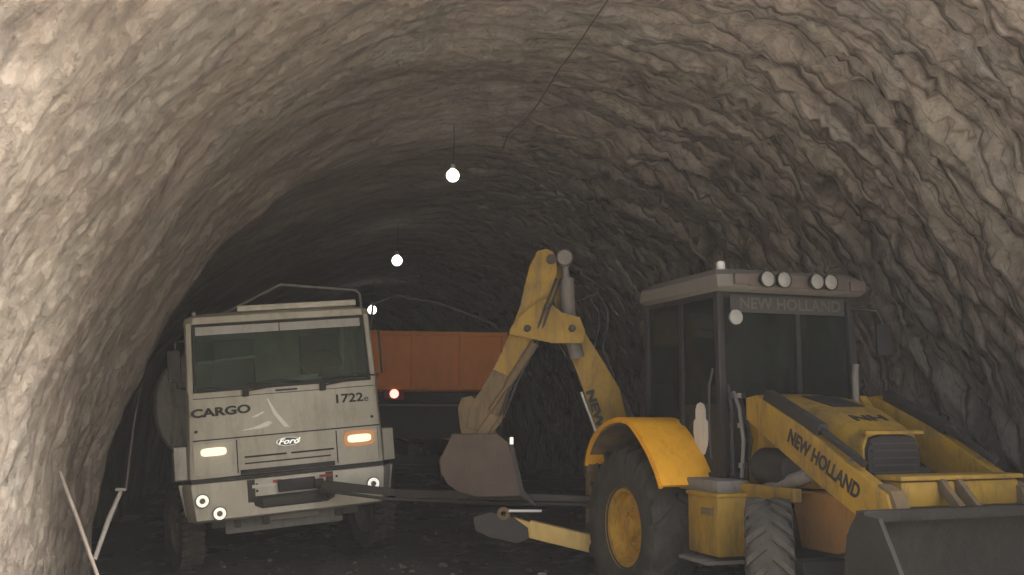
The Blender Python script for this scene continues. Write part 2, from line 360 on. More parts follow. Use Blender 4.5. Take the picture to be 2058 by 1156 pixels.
def build_tunnel():
    rows = []; a = A_IN
    while a < 62:
        rows.append(a); a += 0.055 if a < 17 else (0.11 if a < 30 else 0.6)
    cols = [i / 270 for i in range(271)]
    vs, uvs = [], []
    for row in rows:
        for u in cols:
            a = row
            x, z, n = prof(u)
            if a < 9: a = row + (9 - row) / (9 - A_IN) * (MOUTH * ss(0.2, 0.9, u) + 3.0 * math.exp(-((u - 0.48) / 0.13) ** 2))
            d = relief(u, a)
            bend = 0.0 if a < 26 else -((a - 26) ** 2) * 0.012
            sh = (a - 26) / 36 if a > 26 else 0
            vs.append(tun(x + n[0] * d + bend, a, z + n[1] * d)); uvs.append((a, u * ARC))
    nc = len(cols); fs = []
    # the cliff round the mouth: the first row carried outwards and up
    first = [Vector(q) for q in vs[:nc]]; ext_v, ext_uv = [], []
    for k, dist in enumerate((16.0, 9.0, 5.0, 3.0, 1.8, 1.0, 0.45, 0.12)):
        for c, u in enumerate(cols):
            x, z, n = prof(u); rr_ = dist * (1 + 0.15 * nz(u * 9, dist, 71.0))
            back = 0.25 * dist * (0.4 + 0.6 * abs(n[0])) + 0.35 * fb(u * 14, dist * 0.5, 77.0, 4) * min(1, dist)
            ext_v.append(first[c] + Vector((n[0] * rr_ * cA, n[0] * rr_ * sA, n[1] * rr_ * 0.8 + (0.0 if 0.08 < u < 0.92 else 0.05 * dist))) + Vector((-sA, cA, 0)) * (back if dist > 0.2 else 0)); ext_uv.append((A_IN - dist, u * ARC))
    vs = ext_v + vs; uvs = ext_uv + uvs; rows = [0] * 8 + rows
    for r in range(len(rows) - 1):
        for c in range(nc - 1):
            k = r * nc + c; fs.append((k, k + nc, k + nc + 1, k + 1))
    me = bpy.data.meshes.new('tunnel_vault'); me.from_pydata([tuple(p) for p in vs], [], fs)
    uvl = me.uv_layers.new(name='unroll')
    data = [0.0] * (2 * len(me.loops)); li = [0] * len(me.loops); me.loops.foreach_get('vertex_index', li)
    for i, vi in enumerate(li): data[2 * i], data[2 * i + 1] = uvs[vi]
    uvl.data.foreach_set('uv', data)
    me.polygons.foreach_set('use_smooth', [True] * len(me.polygons))
    me.materials.append(M_ROCK)
    o = bpy.data.objects.new('tunnel_vault', me); COL.objects.link(o)
    return tag(o, kind='structure')
build_tunnel()
# closed rock beyond the last bend
m = MB(); m.box(tun(LC - 15.5, 62.2, 2.5), (40, 0.5, 9), Matrix.Rotation(AX, 3, 'Z')); tag(m.build('rock_face', M_ROCK), kind='structure')

# ------------------------------------------------------------------ ground
TL, TA = -0.235, 11.4
ROLL = R(-5.0)
def gz(lat, a):
    sl = max(-0.20, min(0.09, (lat - TL) * 0.080)) * ss(6.5, 9.5, a) * (1 - ss(18, 26, a))
    n = 0.035 * fb(lat * 0.9, a * 0.35, 3.0, 3) + 0.012 * fb(lat * 4, a * 4, 6.0, 2)
    n += -0.05 * math.exp(-((lat - 0.9 - 0.25 * math.sin(a * 0.35)) / 0.22) ** 2) - 0.05 * math.exp(-((lat - 2.6 - 0.25 * math.sin(a * 0.35)) / 0.22) ** 2) if a < 40 else 0
    n *= 0.35 if (abs(lat - TL) < 1.6 and 10 < a < 18) else 1.0
    return sl + n
def build_ground():
    la = [-3.9 + i * 0.11 for i in range(121)]; aa = []; a = -2.0
    a = 6.2
    while a < 62: aa.append(a); a += 0.10 if a < 18 else 0.5
    vs = [tuple(tun(x, y, gz(x, y)) ) for y in aa for x in la]
    nc = len(la); fs = [(r * nc + c, r * nc + c + 1, (r + 1) * nc + c + 1, (r + 1) * nc + c) for r in range(len(aa) - 1) for c in range(nc - 1)]
    me = bpy.data.meshes.new('tunnel_floor'); me.from_pydata(vs, [], fs); me.materials.append(M_MUD)
    me.polygons.foreach_set('use_smooth', [True] * len(me.polygons))
    o = bpy.data.objects.new('tunnel_floor', me); COL.objects.link(o); tag(o, kind='structure')
build_ground()
M_DUST = None
M_SOIL = paint('outside_soil', (0.49, 0.455, 0.40), (0.37, 0.335, 0.29), 0.6, 0.9, 0.5, bump=0.5)
m = MB(); m.face([(-150, -150, -0.42), (150, -150, -0.42), (150, 150, -0.42), (-150, 150, -0.42)])
tag(m.build('ground', M_SOIL), kind='structure')
m = MB(); la = [-12 + i * 0.5 for i in range(57)]; aa = [-40, -20, -10, -6, -4] + [-3 + 0.4 * i for i in range(24)]
V = [[m.bm.verts.new(tun(x, y, gz(x, y) + (0.004 if y > 5.9 else 0))) for x in la] for y in aa]
for r in range(len(aa) - 1):
    for c in range(len(la) - 1): m.bm.faces.new((V[r][c], V[r][c + 1], V[r + 1][c + 1], V[r + 1][c]))
tag(m.build('bounce_apron', M_SOIL), kind='structure')  # unseen pale apron, added to bounce sunlight up onto the near vault

# ------------------------------------------------------------------ hanging lamps
LAMPS = [(910, 353, 12.6), (798, 524, 19.6), (748, 623, 28.8)]
lamp_labels = ['nearest and largest round lamp hanging from the tunnel crown', 'middle lamp of the row along the tunnel crown, above the tank truck roof rail',
               'farthest lamp of the row, showing beside the top corner of the tank truck cab']
def lamp(px, py, D, label, r=0.13, power=14):
    c = pt(px, py, D)
    root = empty('hanging_lamp', c); tag(root, label, 'lamp', 'lamps strung along the tunnel crown')
    m = MB(); m.lathe([(0.02 * r, -1.0 * r), (0.5 * r, -0.87 * r), (0.87 * r, -0.5 * r), (r, 0), (0.87 * r, 0.5 * r), (0.5 * r, 0.87 * r), (0.3 * r, 1.0 * r), (0.01, 1.02 * r)], (0, 0, 0), (0, 0, 1), 24)
    m.build('bulb', E_LAMP, root)
    m = MB(); m.lathe([(0.005, 1.75 * r), (0.32 * r, 1.7 * r), (0.42 * r, 1.1 * r), (0.3 * r, 1.0 * r), (0.005, 1.0 * r)], (0, 0, 0), (0, 0, 1), 16); m.build('socket', PIPE, root)
    top = 5.75 - c.z
    m = MB(); m.tube([(0, 0, 1.6 * r), (0.015, 0, top * 0.5), (0, 0, top)], 0.004, 6); m.build('cord', GRY, root)
    return root
for (px, py, D), lb, r in zip(LAMPS, lamp_labels, (0.085, 0.105, 0.13)):
    lamp(px, py, D, lb, r)
# supply cable hung under the crown
m = MB(); pts = []
for i in range(20):
    a = 3.0 + i * 0.52; sag = 0.10 * abs(math.sin(i * 0.7))
    pts.append(tun(2.44 + 0.03 * math.sin(i), a, 5.32 - sag))
m.tube(pts, 0.006, 6); tag(m.build('supply_cable', GRY), 'thin dark cable running along the tunnel crown towards the lamps', 'cable')

# ------------------------------------------------------------------ wheels
def tyre_mesh(r, w_, rin, lugs, tractor=False, n=44, lughgt=0.03):
    m = MB(); h = w_ / 2
    pr = [(rin, -h * 0.72), (rin + (r - rin) * 0.25, -h * 0.95), (rin + (r - rin) * 0.6, -h), (r - 0.05, -h * 0.93), (r - 0.012, -h * 0.72), (r, -h * 0.3),
          (r, h * 0.3), (r - 0.012, h * 0.72), (r - 0.05, h * 0.93), (rin + (r - rin) * 0.6, h), (rin + (r - rin) * 0.25, h * 0.95), (rin, h * 0.72)]
    m.lathe(pr, (0, 0, 0), (1, 0, 0), n)
    for k in range(lugs):
        for sgn in (-1, 1):
            th = 2 * math.pi * (k + (0.5 if sgn > 0 else 0)) / lugs
            if tractor: seq = ((0.02, 0.0, r + lughgt), (h * 0.5, 0.10, r + lughgt), (h * 0.93, 0.21, r + lughgt * 0.6), (h * 1.02, 0.25, r - 0.07))
            else: seq = ((0.02, 0.0, r + lughgt), (h * 0.6, 0.03, r + lughgt), (h * 0.95, 0.05, r + lughgt * 0.4), (h * 1.01, 0.055, r - 0.05))
            wd = 0.030 if tractor else 0.028
            rings = []
            for x, dth, rad in seq:
                q = []
                for da, rr in ((-wd / r, rad - lughgt * 1.6), (-wd / r * 0.8, rad), (wd / r * 0.8, rad), (wd / r, rad - lughgt * 1.6)):
                    t = th + dth + da; q.append(Vector((sgn * x, rr * math.cos(t), rr * math.sin(t))))
                rings.append(q)
            m.loft(rings)
    return m
def wheel(parent, loc, r, w_, rin, rimmat, lugs, tractor, side, steer=0.0, lughgt=0.03, dish=0.05, tilt=0.0):
    """side -1: outer face towards -x"""
    h = w_ / 2
    m = MB(); s_ = side
    m.lathe([(rin + 0.015, s_ * h * 0.80), (rin + 0.02, s_ * h * 0.70), (rin - 0.03, s_ * h * 0.66), (rin - 0.045, s_ * (h * 0.66 - dish)), (rin * 0.62, s_ * (h * 0.55 - dish)),
             (rin * 0.55, s_ * (h * 0.70 - dish)), (rin * 0.30, s_ * (h * 0.72 - dish)), (rin * 0.28, s_ * (h * 0.95 - dish)), (rin * 0.10, s_ * (h * 1.0 - dish)), (0.001, s_ * (h * 1.0 - dish))], (0, 0, 0), (1, 0, 0), 40)
    m.lathe([(rin + 0.015, -s_ * h * 0.80), (rin - 0.03, -s_ * h * 0.66), (rin - 0.05, 0), (0.001, 0)], (0, 0, 0), (1, 0, 0), 40)
    for k in range(8):
        t = 2 * math.pi * k / 8; c = Vector((s_ * (h * 0.70 - dish), rin * 0.44 * math.cos(t), rin * 0.44 * math.sin(t)))
        m.lathe([(0.001, 0.035), (0.018, 0.03), (0.018, 0)], c, (s_, 0, 0), 6)
    wo = m.build('wheel', rimmat, parent); wo.location = loc; wo.rotation_euler = (0, tilt, steer)
    tyre_mesh(r, w_, rin, lugs, tractor, lughgt=lughgt).build('tyre', RUB, wo)
    return wo

# ------------------------------------------------------------------ tank truck (front-facing, leaning to its right)
TX = -2.37
truck = empty('tank_truck', (TX, 11.2, 0.0), (0, ROLL, R(16.5)))
tag(truck, 'cream cab tank truck with lit headlights, tilted beside the left rock wall', 'truck')
HW = 1.075
def W(z):  # half width of the cab at a height
    return HW if z < 1.1 else (HW - 0.03 * (z - 1.1) if z < 2.0 else HW - 0.027 - 0.012 * (z - 2.0))
def YF(z):  # front face
    return 0.0 if z < 1.5 else (0.03 * (z - 1.5) / 0.5 if z < 2.0 else 0.03 + 0.25 * (z - 2.0))
def cab_ring(z, yb=1.72, inset=0.0, c=0.09):
    w_ = W(z) - inset; f = YF(z) + inset
    return [Vector(p) for p in ((-w_, yb, z), (-w_, f + c * 1.2, z), (-w_ + c * 0.35, f + c * 0.35, z), (-w_ + c, f, z), (0, f - 0.02, z), (w_ - c, f, z), (w_ - c * 0.35, f + c * 0.35, z), (w_, f + c * 1.2, z), (w_, yb, z))]
m = MB(); m.loft([cab_ring(z) for z in (1.095, 1.5, 1.98, 2.02)]); m.build('cab_body', WHT, truck)
# cab shell above the belt: pillars, rear wall, roof
m = MB()
for s_ in (-1, 1):
    m.loft([[Vector((s_ * (W(z) - a), YF(z) + b, z)) for a, b in ((0, 0.10), (0.02, 0.03), (0.075, 0.0), (0.085, 0.05), (0.05, 0.16))] for z in (2.02, 2.42, 2.80)])
    m.loft([[Vector((s_ * (W(z) - a), b, z)) for a, b in ((0, 1.45), (0.06, 1.45), (0.06, 1.71), (0, 1.71))] for z in (2.02, 2.80)])
    m.loft([[Vector((s_ * (W(z) - a), b, z)) for a, b in ((0, YF(z) + 0.12), (0.05, YF(z) + 0.12), (0.05, 1.45), (0, 1.45))] for z in (2.72, 2.80)])
m.box((0, 1.70, 2.41), (2 * W(2.4) - 0.12, 0.04, 0.78))
m.build('cab_pillar', WHT, truck)
m = MB()
def roof_ring(z, i, fy): return [Vector((x, y, z)) for x, y in ((-W(2.8) + i, 1.74 - i * 0.5), (-W(2.8) + i, fy + 0.16), (-W(2.8) + i + 0.10, fy), (0, fy - 0.03), (W(2.8) - i - 0.10, fy), (W(2.8) - i, fy + 0.16), (W(2.8) - i, 1.74 - i * 0.5))]
m.loft([roof_ring(2.79, -0.01, 0.215), roof_ring(2.865, 0.0, 0.235), roof_ring(2.90, 0.05, 0.31), roof_ring(2.925, 0.16, 0.45)])
m.box((0.22, 0.30, 2.945), (1.35, 0.09, 0.07), bev=0.02)
m.build('cab_roof', WHT, truck)
# windscreen + black gasket + sun band
def scr(x, z, off=0.0): return Vector((x * (W(z) - 0.085) , YF(z) - 0.006 + off, z))
def scrq(m, x0, x1, z0, z1, off, th=0.006):
    a = [scr(x0, z0, off), scr(x1, z0, off), scr(x1, z1, off), scr(x0, z1, off)]
    m.loft([a, [p + Vector((0, th, 0)) for p in a]])
m = MB(); scrq(m, -0.985, 0.985, 2.045, 2.765, 0.004); m.build('windscreen', GLS, truck)
m = MB()
for q in ((-1.0, 1.0, 2.02, 2.05), (-1.0, 1.0, 2.76, 2.785), (-1.0, -0.975, 2.05, 2.76), (0.975, 1.0, 2.05, 2.76)): scrq(m, *q, -0.012, 0.03)
m.build('windscreen_gasket', BLK, truck)
m = MB(); scrq(m, -0.965, -0.012, 2.66, 2.755, -0.006); scrq(m, 0.0, 0.955, 2.66, 2.755, -0.006); m.build('sun_band', paint('sun_band_white', (0.46, 0.45, 0.42), (0.3, 0.28, 0.25), 0.4, 0.5, 3), truck)
# side windows
for s_ in (-1, 1):
    m = MB(); a = [Vector((s_ * (W(z) - 0.02), y, z)) for y, z in ((0.16, 2.03), (1.45, 2.03), (1.45, 2.72), (0.36, 2.72))]
    m.loft([a, [p + Vector((-s_ * 0.006, 0, 0)) for p in a]]); m.build('side_window', GLD, truck)
# interior
m = MB(); m.box((0, 0.30, 2.03), (1.95, 0.38, 0.10), bev=0.03); m.build('dashboard', BLK, truck)
for x in (-0.5, 0.55):
    m = MB(); m.box((x, 1.15, 2.06), (0.5, 0.5, 0.12), bev=0.04); m.box((x, 1.38, 2.36), (0.5, 0.13, 0.62), bev=0.05); m.build('seat', CLOTH, truck)
m = MB(); m.lathe([(0.235 + 0.016 * math.cos(t), 0.016 * math.sin(t)) for t in [2 * math.pi * k / 8 for k in range(8)]], (0.48, 0.52, 2.27), (0, -0.75, 0.66), 32, close=True)
m.tube([(0.27, 0.51, 2.25), (0.48, 0.56, 2.24), (0.69, 0.51, 2.25)], 0.014, 6); m.tube([(0.48, 0.56, 2.24), (0.48, 0.40, 2.04)], 0.02, 6)
m.build('steering_wheel', BLK, truck)
m = MB(); m.box((0.18, 0.20, 2.095), (0.5, 0.2, 0.02), bev=0.004); m.box((0.30, 0.28, 2.125), (0.2, 0.12, 0.03), bev=0.006); m.build('dash_papers', STICK, truck)
m = MB(); m.tube([(-0.92, 0.42, 2.36), (-0.6, 0.40, 2.38), (-0.28, 0.40, 2.395)], 0.017, 8); m.build('reflection_bar', STICK, truck)  # pale tube added in place of the reflection across the windscreen
m = MB(); m.tube([(0.80, 1.0, 2.78), (0.79, 0.98, 2.4), (0.76, 0.95, 2.2)], 0.025, 6); m.build('seat_belt', STICK, truck)
# front panel seams, grille, badges
def fz(x, z, off=-0.004):  # point on the front face
    return Vector((x, YF(z) - 0.02 * (1 - min(1, abs(x) / (W(z) - 0.09))) + off, z))
def strip(m, x0, x1, z, h, off=-0.003, th=0.008, z1=None):
    z1 = z if z1 is None else z1; n = 10; rings = []
    for i in range(n + 1):
        x = x0 + (x1 - x0) * i / n; zz = z + (z1 - z) * i / n; p = fz(x, zz, off)
        rings.append([p + Vector((0, 0, -h / 2)), p + Vector((0, th, -h / 2)), p + Vector((0, th, h / 2)), p + Vector((0, 0, h / 2))])
    m.loft(rings)
m = MB(); strip(m, -1.0, 1.03, 1.505, 0.014); strip(m, -0.98, 1.0, 1.955, 0.008)
m.box(fz(-0.545, 1.30), (0.012, 0.008, 0.36)); m.box(fz(0.535, 1.30), (0.012, 0.008, 0.36))
for x in (-0.99, 1.0): m.box(fz(x * 1.0, 1.30, 0.006), (0.008, 0.02, 0.34))
m.build('panel_seam', BLK, truck)
m = MB()
for z, hh in ((1.285, 0.020), (1.215, 0.016)):
    strip(m, -0.47, -0.02 if z > 1.25 else 0.46, z, hh, -0.006)
    if z > 1.25: strip(m, 0.03, 0.50, z, hh, -0.006)
strip(m, -0.52, 0.50, 1.125, 0.05, -0.02, 0.03)
m.build('grille_slot', BLK, truck)
m = MB(); strip(m, -0.49, 0.52, 1.25, 0.012, -0.014, 0.02); strip(m, -0.49, 0.52, 1.180, 0.012, -0.014, 0.02); m.build('grille_slat', WHT, truck)
up = Vector((0, 0.06, 1)).normalized()
text('model_lettering', 'CARGO', 0.125, BLK, truck, frame_m(fz(-0.69, 1.80, -0.016), (1, 0, 0.02), up), sx=1.42, bold=0.005)
text('model_lettering', '1722', 0.135, BLK, truck, frame_m(fz(0.70, 1.83, -0.012), (1, 0, 0.0), up), sx=1.25, bold=0.003)
text('model_lettering', 'e', 0.10, STL, truck, frame_m(fz(0.90, 1.815, -0.012), (1, 0, 0.0), up), sx=1.2, bold=0.002)
m = MB(); em = [Vector((0.13 * math.cos(t), 0, 0.048 * math.sin(t))) for t in [2 * math.pi * k / 28 for k in range(28)]]
e0 = fz(0, 1.415, -0.03); m.loft([[e0 + p + Vector((0, 0.03, 0)) for p in em], [e0 + p for p in em]]); m.build('oval_emblem', paint('emblem_blue', (0.05, 0.07, 0.12), (0.1, 0.1, 0.1), 0.3, 0.3), truck)
m = MB(); m.loft([[e0 + p * k + Vector((0, dy, 0)) for p in em] for k, dy in ((1.0, -0.001), (1.0, -0.008), (0.88, -0.008), (0.88, -0.001))], cap=False); m.build('emblem_rim', CHR, truck)
text('emblem_script', 'Ford', 0.085, E_PALE, truck, frame_m(e0 + Vector((0, -0.006, 0)), (1, 0, 0), (0, 0, 1)), sx=1.35, shear=0.4, bold=0.002)  # letters given a faint glow to read bright; no lamp here
for x, z in ((-0.98, 1.60), (0.97, 1.60)):
    m = MB(); m.lathe([(0.001, 0.012), (0.02, 0.01), (0.022, 0)], fz(x * 0.98, z, 0.01), (0, -1, 0), 12); m.build('panel_bolt', BLK, truck)
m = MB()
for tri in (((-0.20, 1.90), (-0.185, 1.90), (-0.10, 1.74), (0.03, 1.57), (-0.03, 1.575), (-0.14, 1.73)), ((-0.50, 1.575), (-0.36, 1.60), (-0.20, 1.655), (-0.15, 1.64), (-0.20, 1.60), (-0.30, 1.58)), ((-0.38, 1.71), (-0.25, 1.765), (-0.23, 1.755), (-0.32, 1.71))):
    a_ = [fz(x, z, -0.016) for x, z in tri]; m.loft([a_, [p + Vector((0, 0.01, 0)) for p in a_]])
m.build('glint_streak', paint('glint_white', (0.86, 0.84, 0.76), (0.6, 0.57, 0.5), 0.2, 0.25), truck)  # painted streaks standing in for bright reflections on the front panel
# headlamps in square housings
for x, lit in ((-0.79, 0), (0.79, 1)):
    m = MB(); m.box(fz(x, 1.30, 0.004), (0.42, 0.016, 0.335), bev=0.006); hs = m.build('headlight', WHT if not lit else WHT, truck)
    m = MB(); c = fz(x, 1.375, -0.020); pr = [Vector((0.135 * math.copysign(abs(math.cos(t)) ** 0.5, math.cos(t)), 0, 0.044 * math.copysign(abs(math.sin(t)) ** 0.5, math.sin(t)))) for t in [2 * math.pi * k / 24 for k in range(24)]]
    m.loft([[c + p + Vector((0, 0.012, 0)) for p in pr], [c + p * 0.95 for p in pr]]); m.build('headlight_lens', E_HEAD, hs)
    if lit:
        m = MB(); c = fz(x, 1.375, -0.012); m.loft([[c + Vector((p.x * 1.35, 0.008, p.z * 2.1)) for p in pr], [c + Vector((p.x * 1.3, 0, p.z * 2.0)) for p in pr]]); m.build('turn_signal', E_AMB, hs)
# wipers
for bx, ex in ((-0.42, 0.22), (0.42, 0.60)):
    m = MB(); m.box(fz(bx, 1.985, -0.03), (0.07, 0.05, 0.085), bev=0.012)
    m.tube([fz(bx, 2.0, -0.05), fz(bx + 0.25, 2.03, -0.06), fz(bx + 0.42, 2.055, -0.045)], 0.009, 6)
    p0 = fz(bx - 0.02, 2.075, -0.03); m.tube([p0 + Vector((0.02, 0, 0.0)), p0 + Vector((0.38, 0.0, 0.03)), p0 + Vector((0.66, 0.0, -0.01))], 0.008, 6)
    m.build('wiper', BLK, truck)
m = MB(); m.box(fz(0.02, 1.985, -0.008), (0.24, 0.012, 0.02), bev=0.004); m.build('bonnet_handle', BLK, truck)
# bumper with slot
BY = -0.10
def bring(z, k=1.0, y0=BY):
    w_ = (HW + 0.06) * k
    return [Vector(p) for p in ((-w_ + 0.02, 0.45, z), (-w_, y0 + 0.22, z), (-w_ + 0.10, y0 + 0.03, z), (-0.62, y0 + 0.005, z), (0.62, y0 + 0.005, z), (w_ - 0.10, y0 + 0.03, z), (w_, y0 + 0.22, z), (w_ - 0.02, 0.45, z))]
m = MB(); m.loft([bring(0.63, 0.955, BY + 0.05), bring(0.66, 0.965), bring(0.74, 0.975), bring(1.0, 1.0), bring(1.045, 0.995, BY + 0.015)])
bp = m.build('bumper', WHT, truck)
m = MB(); m.loft([bring(1.05, 1.0, BY + 0.03), bring(1.09, 1.0, BY + 0.03)]); m.build('bumper_gap_trim', BLK, truck)
m = MB()
slot = [(-0.42, 0.86), (0.50, 0.86), (0.46, 0.76), (0.38, 0.725), (-0.32, 0.725), (-0.39, 0.76)]
m.prism([(x, z) for x, z in slot], BY - 0.012, BY + 0.03, axis='y', bev=0.008)
sl = m.build('bumper_intake', BLK, truck)
m = MB(); m.box((0.0, BY - 0.018, 0.79), (0.62, 0.016, 0.085), bev=0.01); m.build('intake_plate', GRY, sl)
m = MB(); m.lathe([(0.035 + 0.013 * math.cos(t), 0.013 * math.sin(t)) for t in [2 * math.pi * k / 8 for k in range(8)]], (0.40, BY - 0.03, 0.79), (0, 1, 0.2), 20, close=True); m.build('tow_hook', GRY, sl)
m = MB(); m.box((0.06, BY - 0.03, 0.945), (0.40, 0.06, 0.13), bev=0.012); m.box((0.30, BY - 0.05, 0.93), (0.10, 0.09, 0.10), bev=0.01); m.build('plate_holder', BLK, truck)
for x, z in ((-0.93, 0.87), (-0.76, 0.72), (0.90, 0.86), (0.76, 0.72)):
    if z < 0.8 and x > 0: continue
    m = MB(); m.lathe([(0.0, 0.0), (0.074, 0.0), (0.074, 0.02), (0.066, 0.026)], (x, BY + 0.008, z), (0, -1, 0), 24); fg = m.build('fog_lamp', BLK, truck)
    m = MB(); m.lathe([(0.030, 0.026), (0.035, 0.034), (0.062, 0.034), (0.066, 0.026)], (x, BY + 0.008, z), (0, -1, 0), 24); m.build('lamp_ring', E_PALE, fg)
    m = MB(); m.lathe([(0.001, 0.032), (0.03, 0.03), (0.03, 0.02)], (x, BY + 0.008, z), (0, -1, 0), 16); m.build('lamp_centre', STL, fg)
m = MB(); m.box((-0.28, BY - 0.006, 0.965), (0.26, 0.006, 0.035)); m.build('reflective_tape', STICK, truck)
m = MB(); m.box((-0.145, BY - 0.009, 1.0), (0.09, 0.006, 0.03)); m.build('red_reflector', RED, truck)
m = MB(); m.box((0.38, BY - 0.009, 1.005), (0.14, 0.006, 0.028)); m.build('red_reflector', RED, truck)
for p in ((-0.36, 0.985), (-0.36, 0.915), (0.50, 0.985)):
    m = MB(); m.lathe([(0.001, 0.012), (0.014, 0.01), (0.014, 0)], (p[0], BY + 0.003, p[1]), (0, -1, 0), 10); m.build('bumper_bolt', BLK, truck)
# corner steps beside the cab, mud flaps, mirrors
for s_ in (-1, 1):
    m = MB(); m.loft([[Vector((s_ * (HW + a), y, z)) for a, y in ((0.0, 0.10), (0.13, 0.16), (0.14, 0.75), (0.0, 0.75))] for z in (1.095, 1.45)]); m.build('side_fairing', WHT if s_ > 0 else WHD, truck)
    m = MB(); m.loft([[Vector((s_ * (HW - 0.02 + a + k), y, z)) for a, y in ((0.0, 0.12), (0.12, 0.16), (0.12, 0.62), (0.0, 0.62))] for z, k in ((0.70, -0.06), (1.04, 0.0))]); m.build('step_panel', WHD, truck)
    m = MB(); m.tube([(s_ * (W(2.6)), 0.35, 2.62), (s_ * (W(2.6) + 0.10), 0.30, 2.60), (s_ * (W(2.4) + 0.10), 0.28, 2.10), (s_ * (W(2.1)), 0.3, 2.08)], 0.012, 6)
    if s_ < 0: m.box((s_ * (W(2.4) + 0.12), 0.29, 2.34), (0.14, 0.05, 0.36), bev=0.02)
    m.build('mirror', BLK, truck)
m = MB(); m.box((0, 0.95, 1.02), (2.0, 1.6, 0.14)); m.box((-0.42, 3.2, 0.92), (0.08, 6.6, 0.24)); m.box((0.42, 3.2, 0.92), (0.08, 6.6, 0.24))
for y in (1.9, 3.4, 5.2, 6.4): m.box((0, y, 0.92), (0.8, 0.1, 0.16))
m.build('chassis', GRY, truck)
m = MB(); m.bar((-0.86, 1.12, 0.50), (0.86, 1.12, 0.50), 0.10, 0.12, bev=0.01)
m.box((-0.05, 0.55, 0.52), (1.32, 0.05, 0.20), bev=0.02, taper=1.0); m.box((0.0, 0.35, 0.60), (0.62, 0.30, 0.10), bev=0.02)
m.build('axle_guard', PIPE, truck)
for x in (-0.58, -0.28, 0.52):
    m = MB(); m.box((x, 0.1, 0.60), (0.08, 0.12, 0.13), bev=0.015); m.build('bumper_bracket', GRY, truck)
wheel(truck, (-1.17, 1.10, 0.50), 0.51, 0.27, 0.29, STL, 44, False, -1, R(14), 0.012, dish=0.03)
wheel(truck, (1.03, 1.15, 0.49), 0.49, 0.27, 0.29, STL, 44, False, 1, R(14), 0.012, dish=0.03)
for x in (-0.92, 0.92):
    wheel(truck, (x, 5.3, 0.49), 0.49, 0.52, 0.29, STL, 44, False, 1 if x > 0 else -1, 0, 0.012, dish=0.08)
# elliptical tank behind the cab
TKZ, TKW, TKH = 1.90, 1.38, 0.86
m = MB(); rings = []
for y, k in ((2.02, 0.90), (2.06, 0.97), (2.14, 1.0), (3.3, 1.0), (3.31, 1.012), (3.36, 1.012), (3.37, 1.0), (4.8, 1.0), (4.81, 1.012), (4.86, 1.012), (4.87, 1.0), (6.0, 1.0), (6.1, 0.95)):
    rings.append([Vector((-0.12 + TKW * k * math.copysign(abs(math.cos(t)) ** 0.8, math.cos(t)), y, TKZ + TKH * k * math.copysign(abs(math.sin(t)) ** 0.8, math.sin(t)))) for t in [2 * math.pi * q / 40 for q in range(40)]])
m.loft(rings); m.build('tank', WHD, truck)
m = MB()
m.box((-1.22, 4.2, 1.12), (0.22, 3.2, 0.42), bev=0.03); m.box((1.22, 4.2, 1.12), (0.22, 3.2, 0.42), bev=0.03)
m.build('tank_side_box', WHD, truck)
m = MB(); zt = 2.78
m.tube([(-0.92, 1.95, 2.75), (-0.85, 1.95, 2.93), (0.16, 1.95, 3.40), (1.14, 1.95, 3.27), (1.19, 1.95, 3.22), (1.21, 1.95, 2.74)], 0.019, 8)
m.build('roof_rail', PIPE, truck)
m = MB(); m.box((-0.93, 0.55, 2.93), (0.05, 0.05, 0.05), bev=0.01); m.build('marker_lamp', PIPE, truck)

# ------------------------------------------------------------------ backhoe loader
DG = empty('backhoe_loader', (1.98, 9.48, 0.0), (0, 0, R(20)))
tag(DG, 'yellow backhoe loader with raised rear arm, black cab and dark front bucket', 'backhoe loader')
DM = rotm(DG); DI = DM.inverted()
def dl(px, py, D): return DI @ pt(px, py, D)
# local frame: -y is the machine's front, +x its left (right in the picture), origin under the rear axle
RW = 0.70
wr = wheel(DG, (-0.87, 0, RW), RW, 0.46, 0.345, YELR, 20, True, -1, 0, 0.035, dish=0.10)
wheel(DG, (0.87, 0, RW), RW, 0.46, 0.345, YELR, 20, True, 1, 0, 0.035, dish=0.10)
wheel(DG, (-0.86, -1.98, 0.56), 0.53, 0.33, 0.25, YELR, 24, True, -1, R(-34), 0.022, dish=0.05)
wheel(DG, (0.86, -1.98, 0.56), 0.53, 0.33, 0.25, YELR, 18, True, 1, R(-34), 0.03, dish=0.05)
# chassis
m = MB(); m.box((-0.30, -0.9, 0.80), (0.12, 3.5, 0.24), bev=0.01); m.box((0.30, -0.9, 0.80), (0.12, 3.5, 0.24), bev=0.01)
m.box((0, 0.0, 0.72), (1.2, 0.28, 0.3), bev=0.04); m.box((0, -1.98, 0.56), (1.3, 0.2, 0.2), bev=0.03); m.box((0, -1.0, 0.75), (0.55, 1.9, 0.42), bev=0.03)
m.build('chassis', GRY, DG)
m = MB(); m.prism([(-1.72, 1.02), (-1.72, 1.13), (-2.72, 1.13), (-2.76, 1.02), (-2.72, 0.84), (-2.2, 0.72), (-1.8, 0.72)], -0.46, 0.46, bev=0.02); m.build('front_frame', ORG, DG)
m = MB(); m.bar((-0.62, -1.12, 1.12), (-0.62, -2.0, 1.12), 0.08, 0.10, bev=0.01); m.build('side_beam', YEL, DG)
m = MB(); m.bar((0.62, -1.12, 1.12), (0.62, -2.0, 1.12), 0.08, 0.10, bev=0.01); m.build('side_beam', YEL, DG)
m = MB(); m.box((-0.72, -1.16, 0.84), (0.40, 0.46, 0.46), bev=0.025); m.box((-0.72, -1.16, 1.08), (0.42, 0.48, 0.03), bev=0.008)
tk = m.build('side_tank', YEL, DG)
m = MB(); m.box((-0.93, -1.25, 0.95), (0.02, 0.16, 0.05), bev=0.006); m.build('tank_rib', YELD, tk)
m = MB(); m.box((-0.76, -1.12, 0.565), (0.46, 0.46, 0.03), bev=0.006); m.build('step', STL, DG)
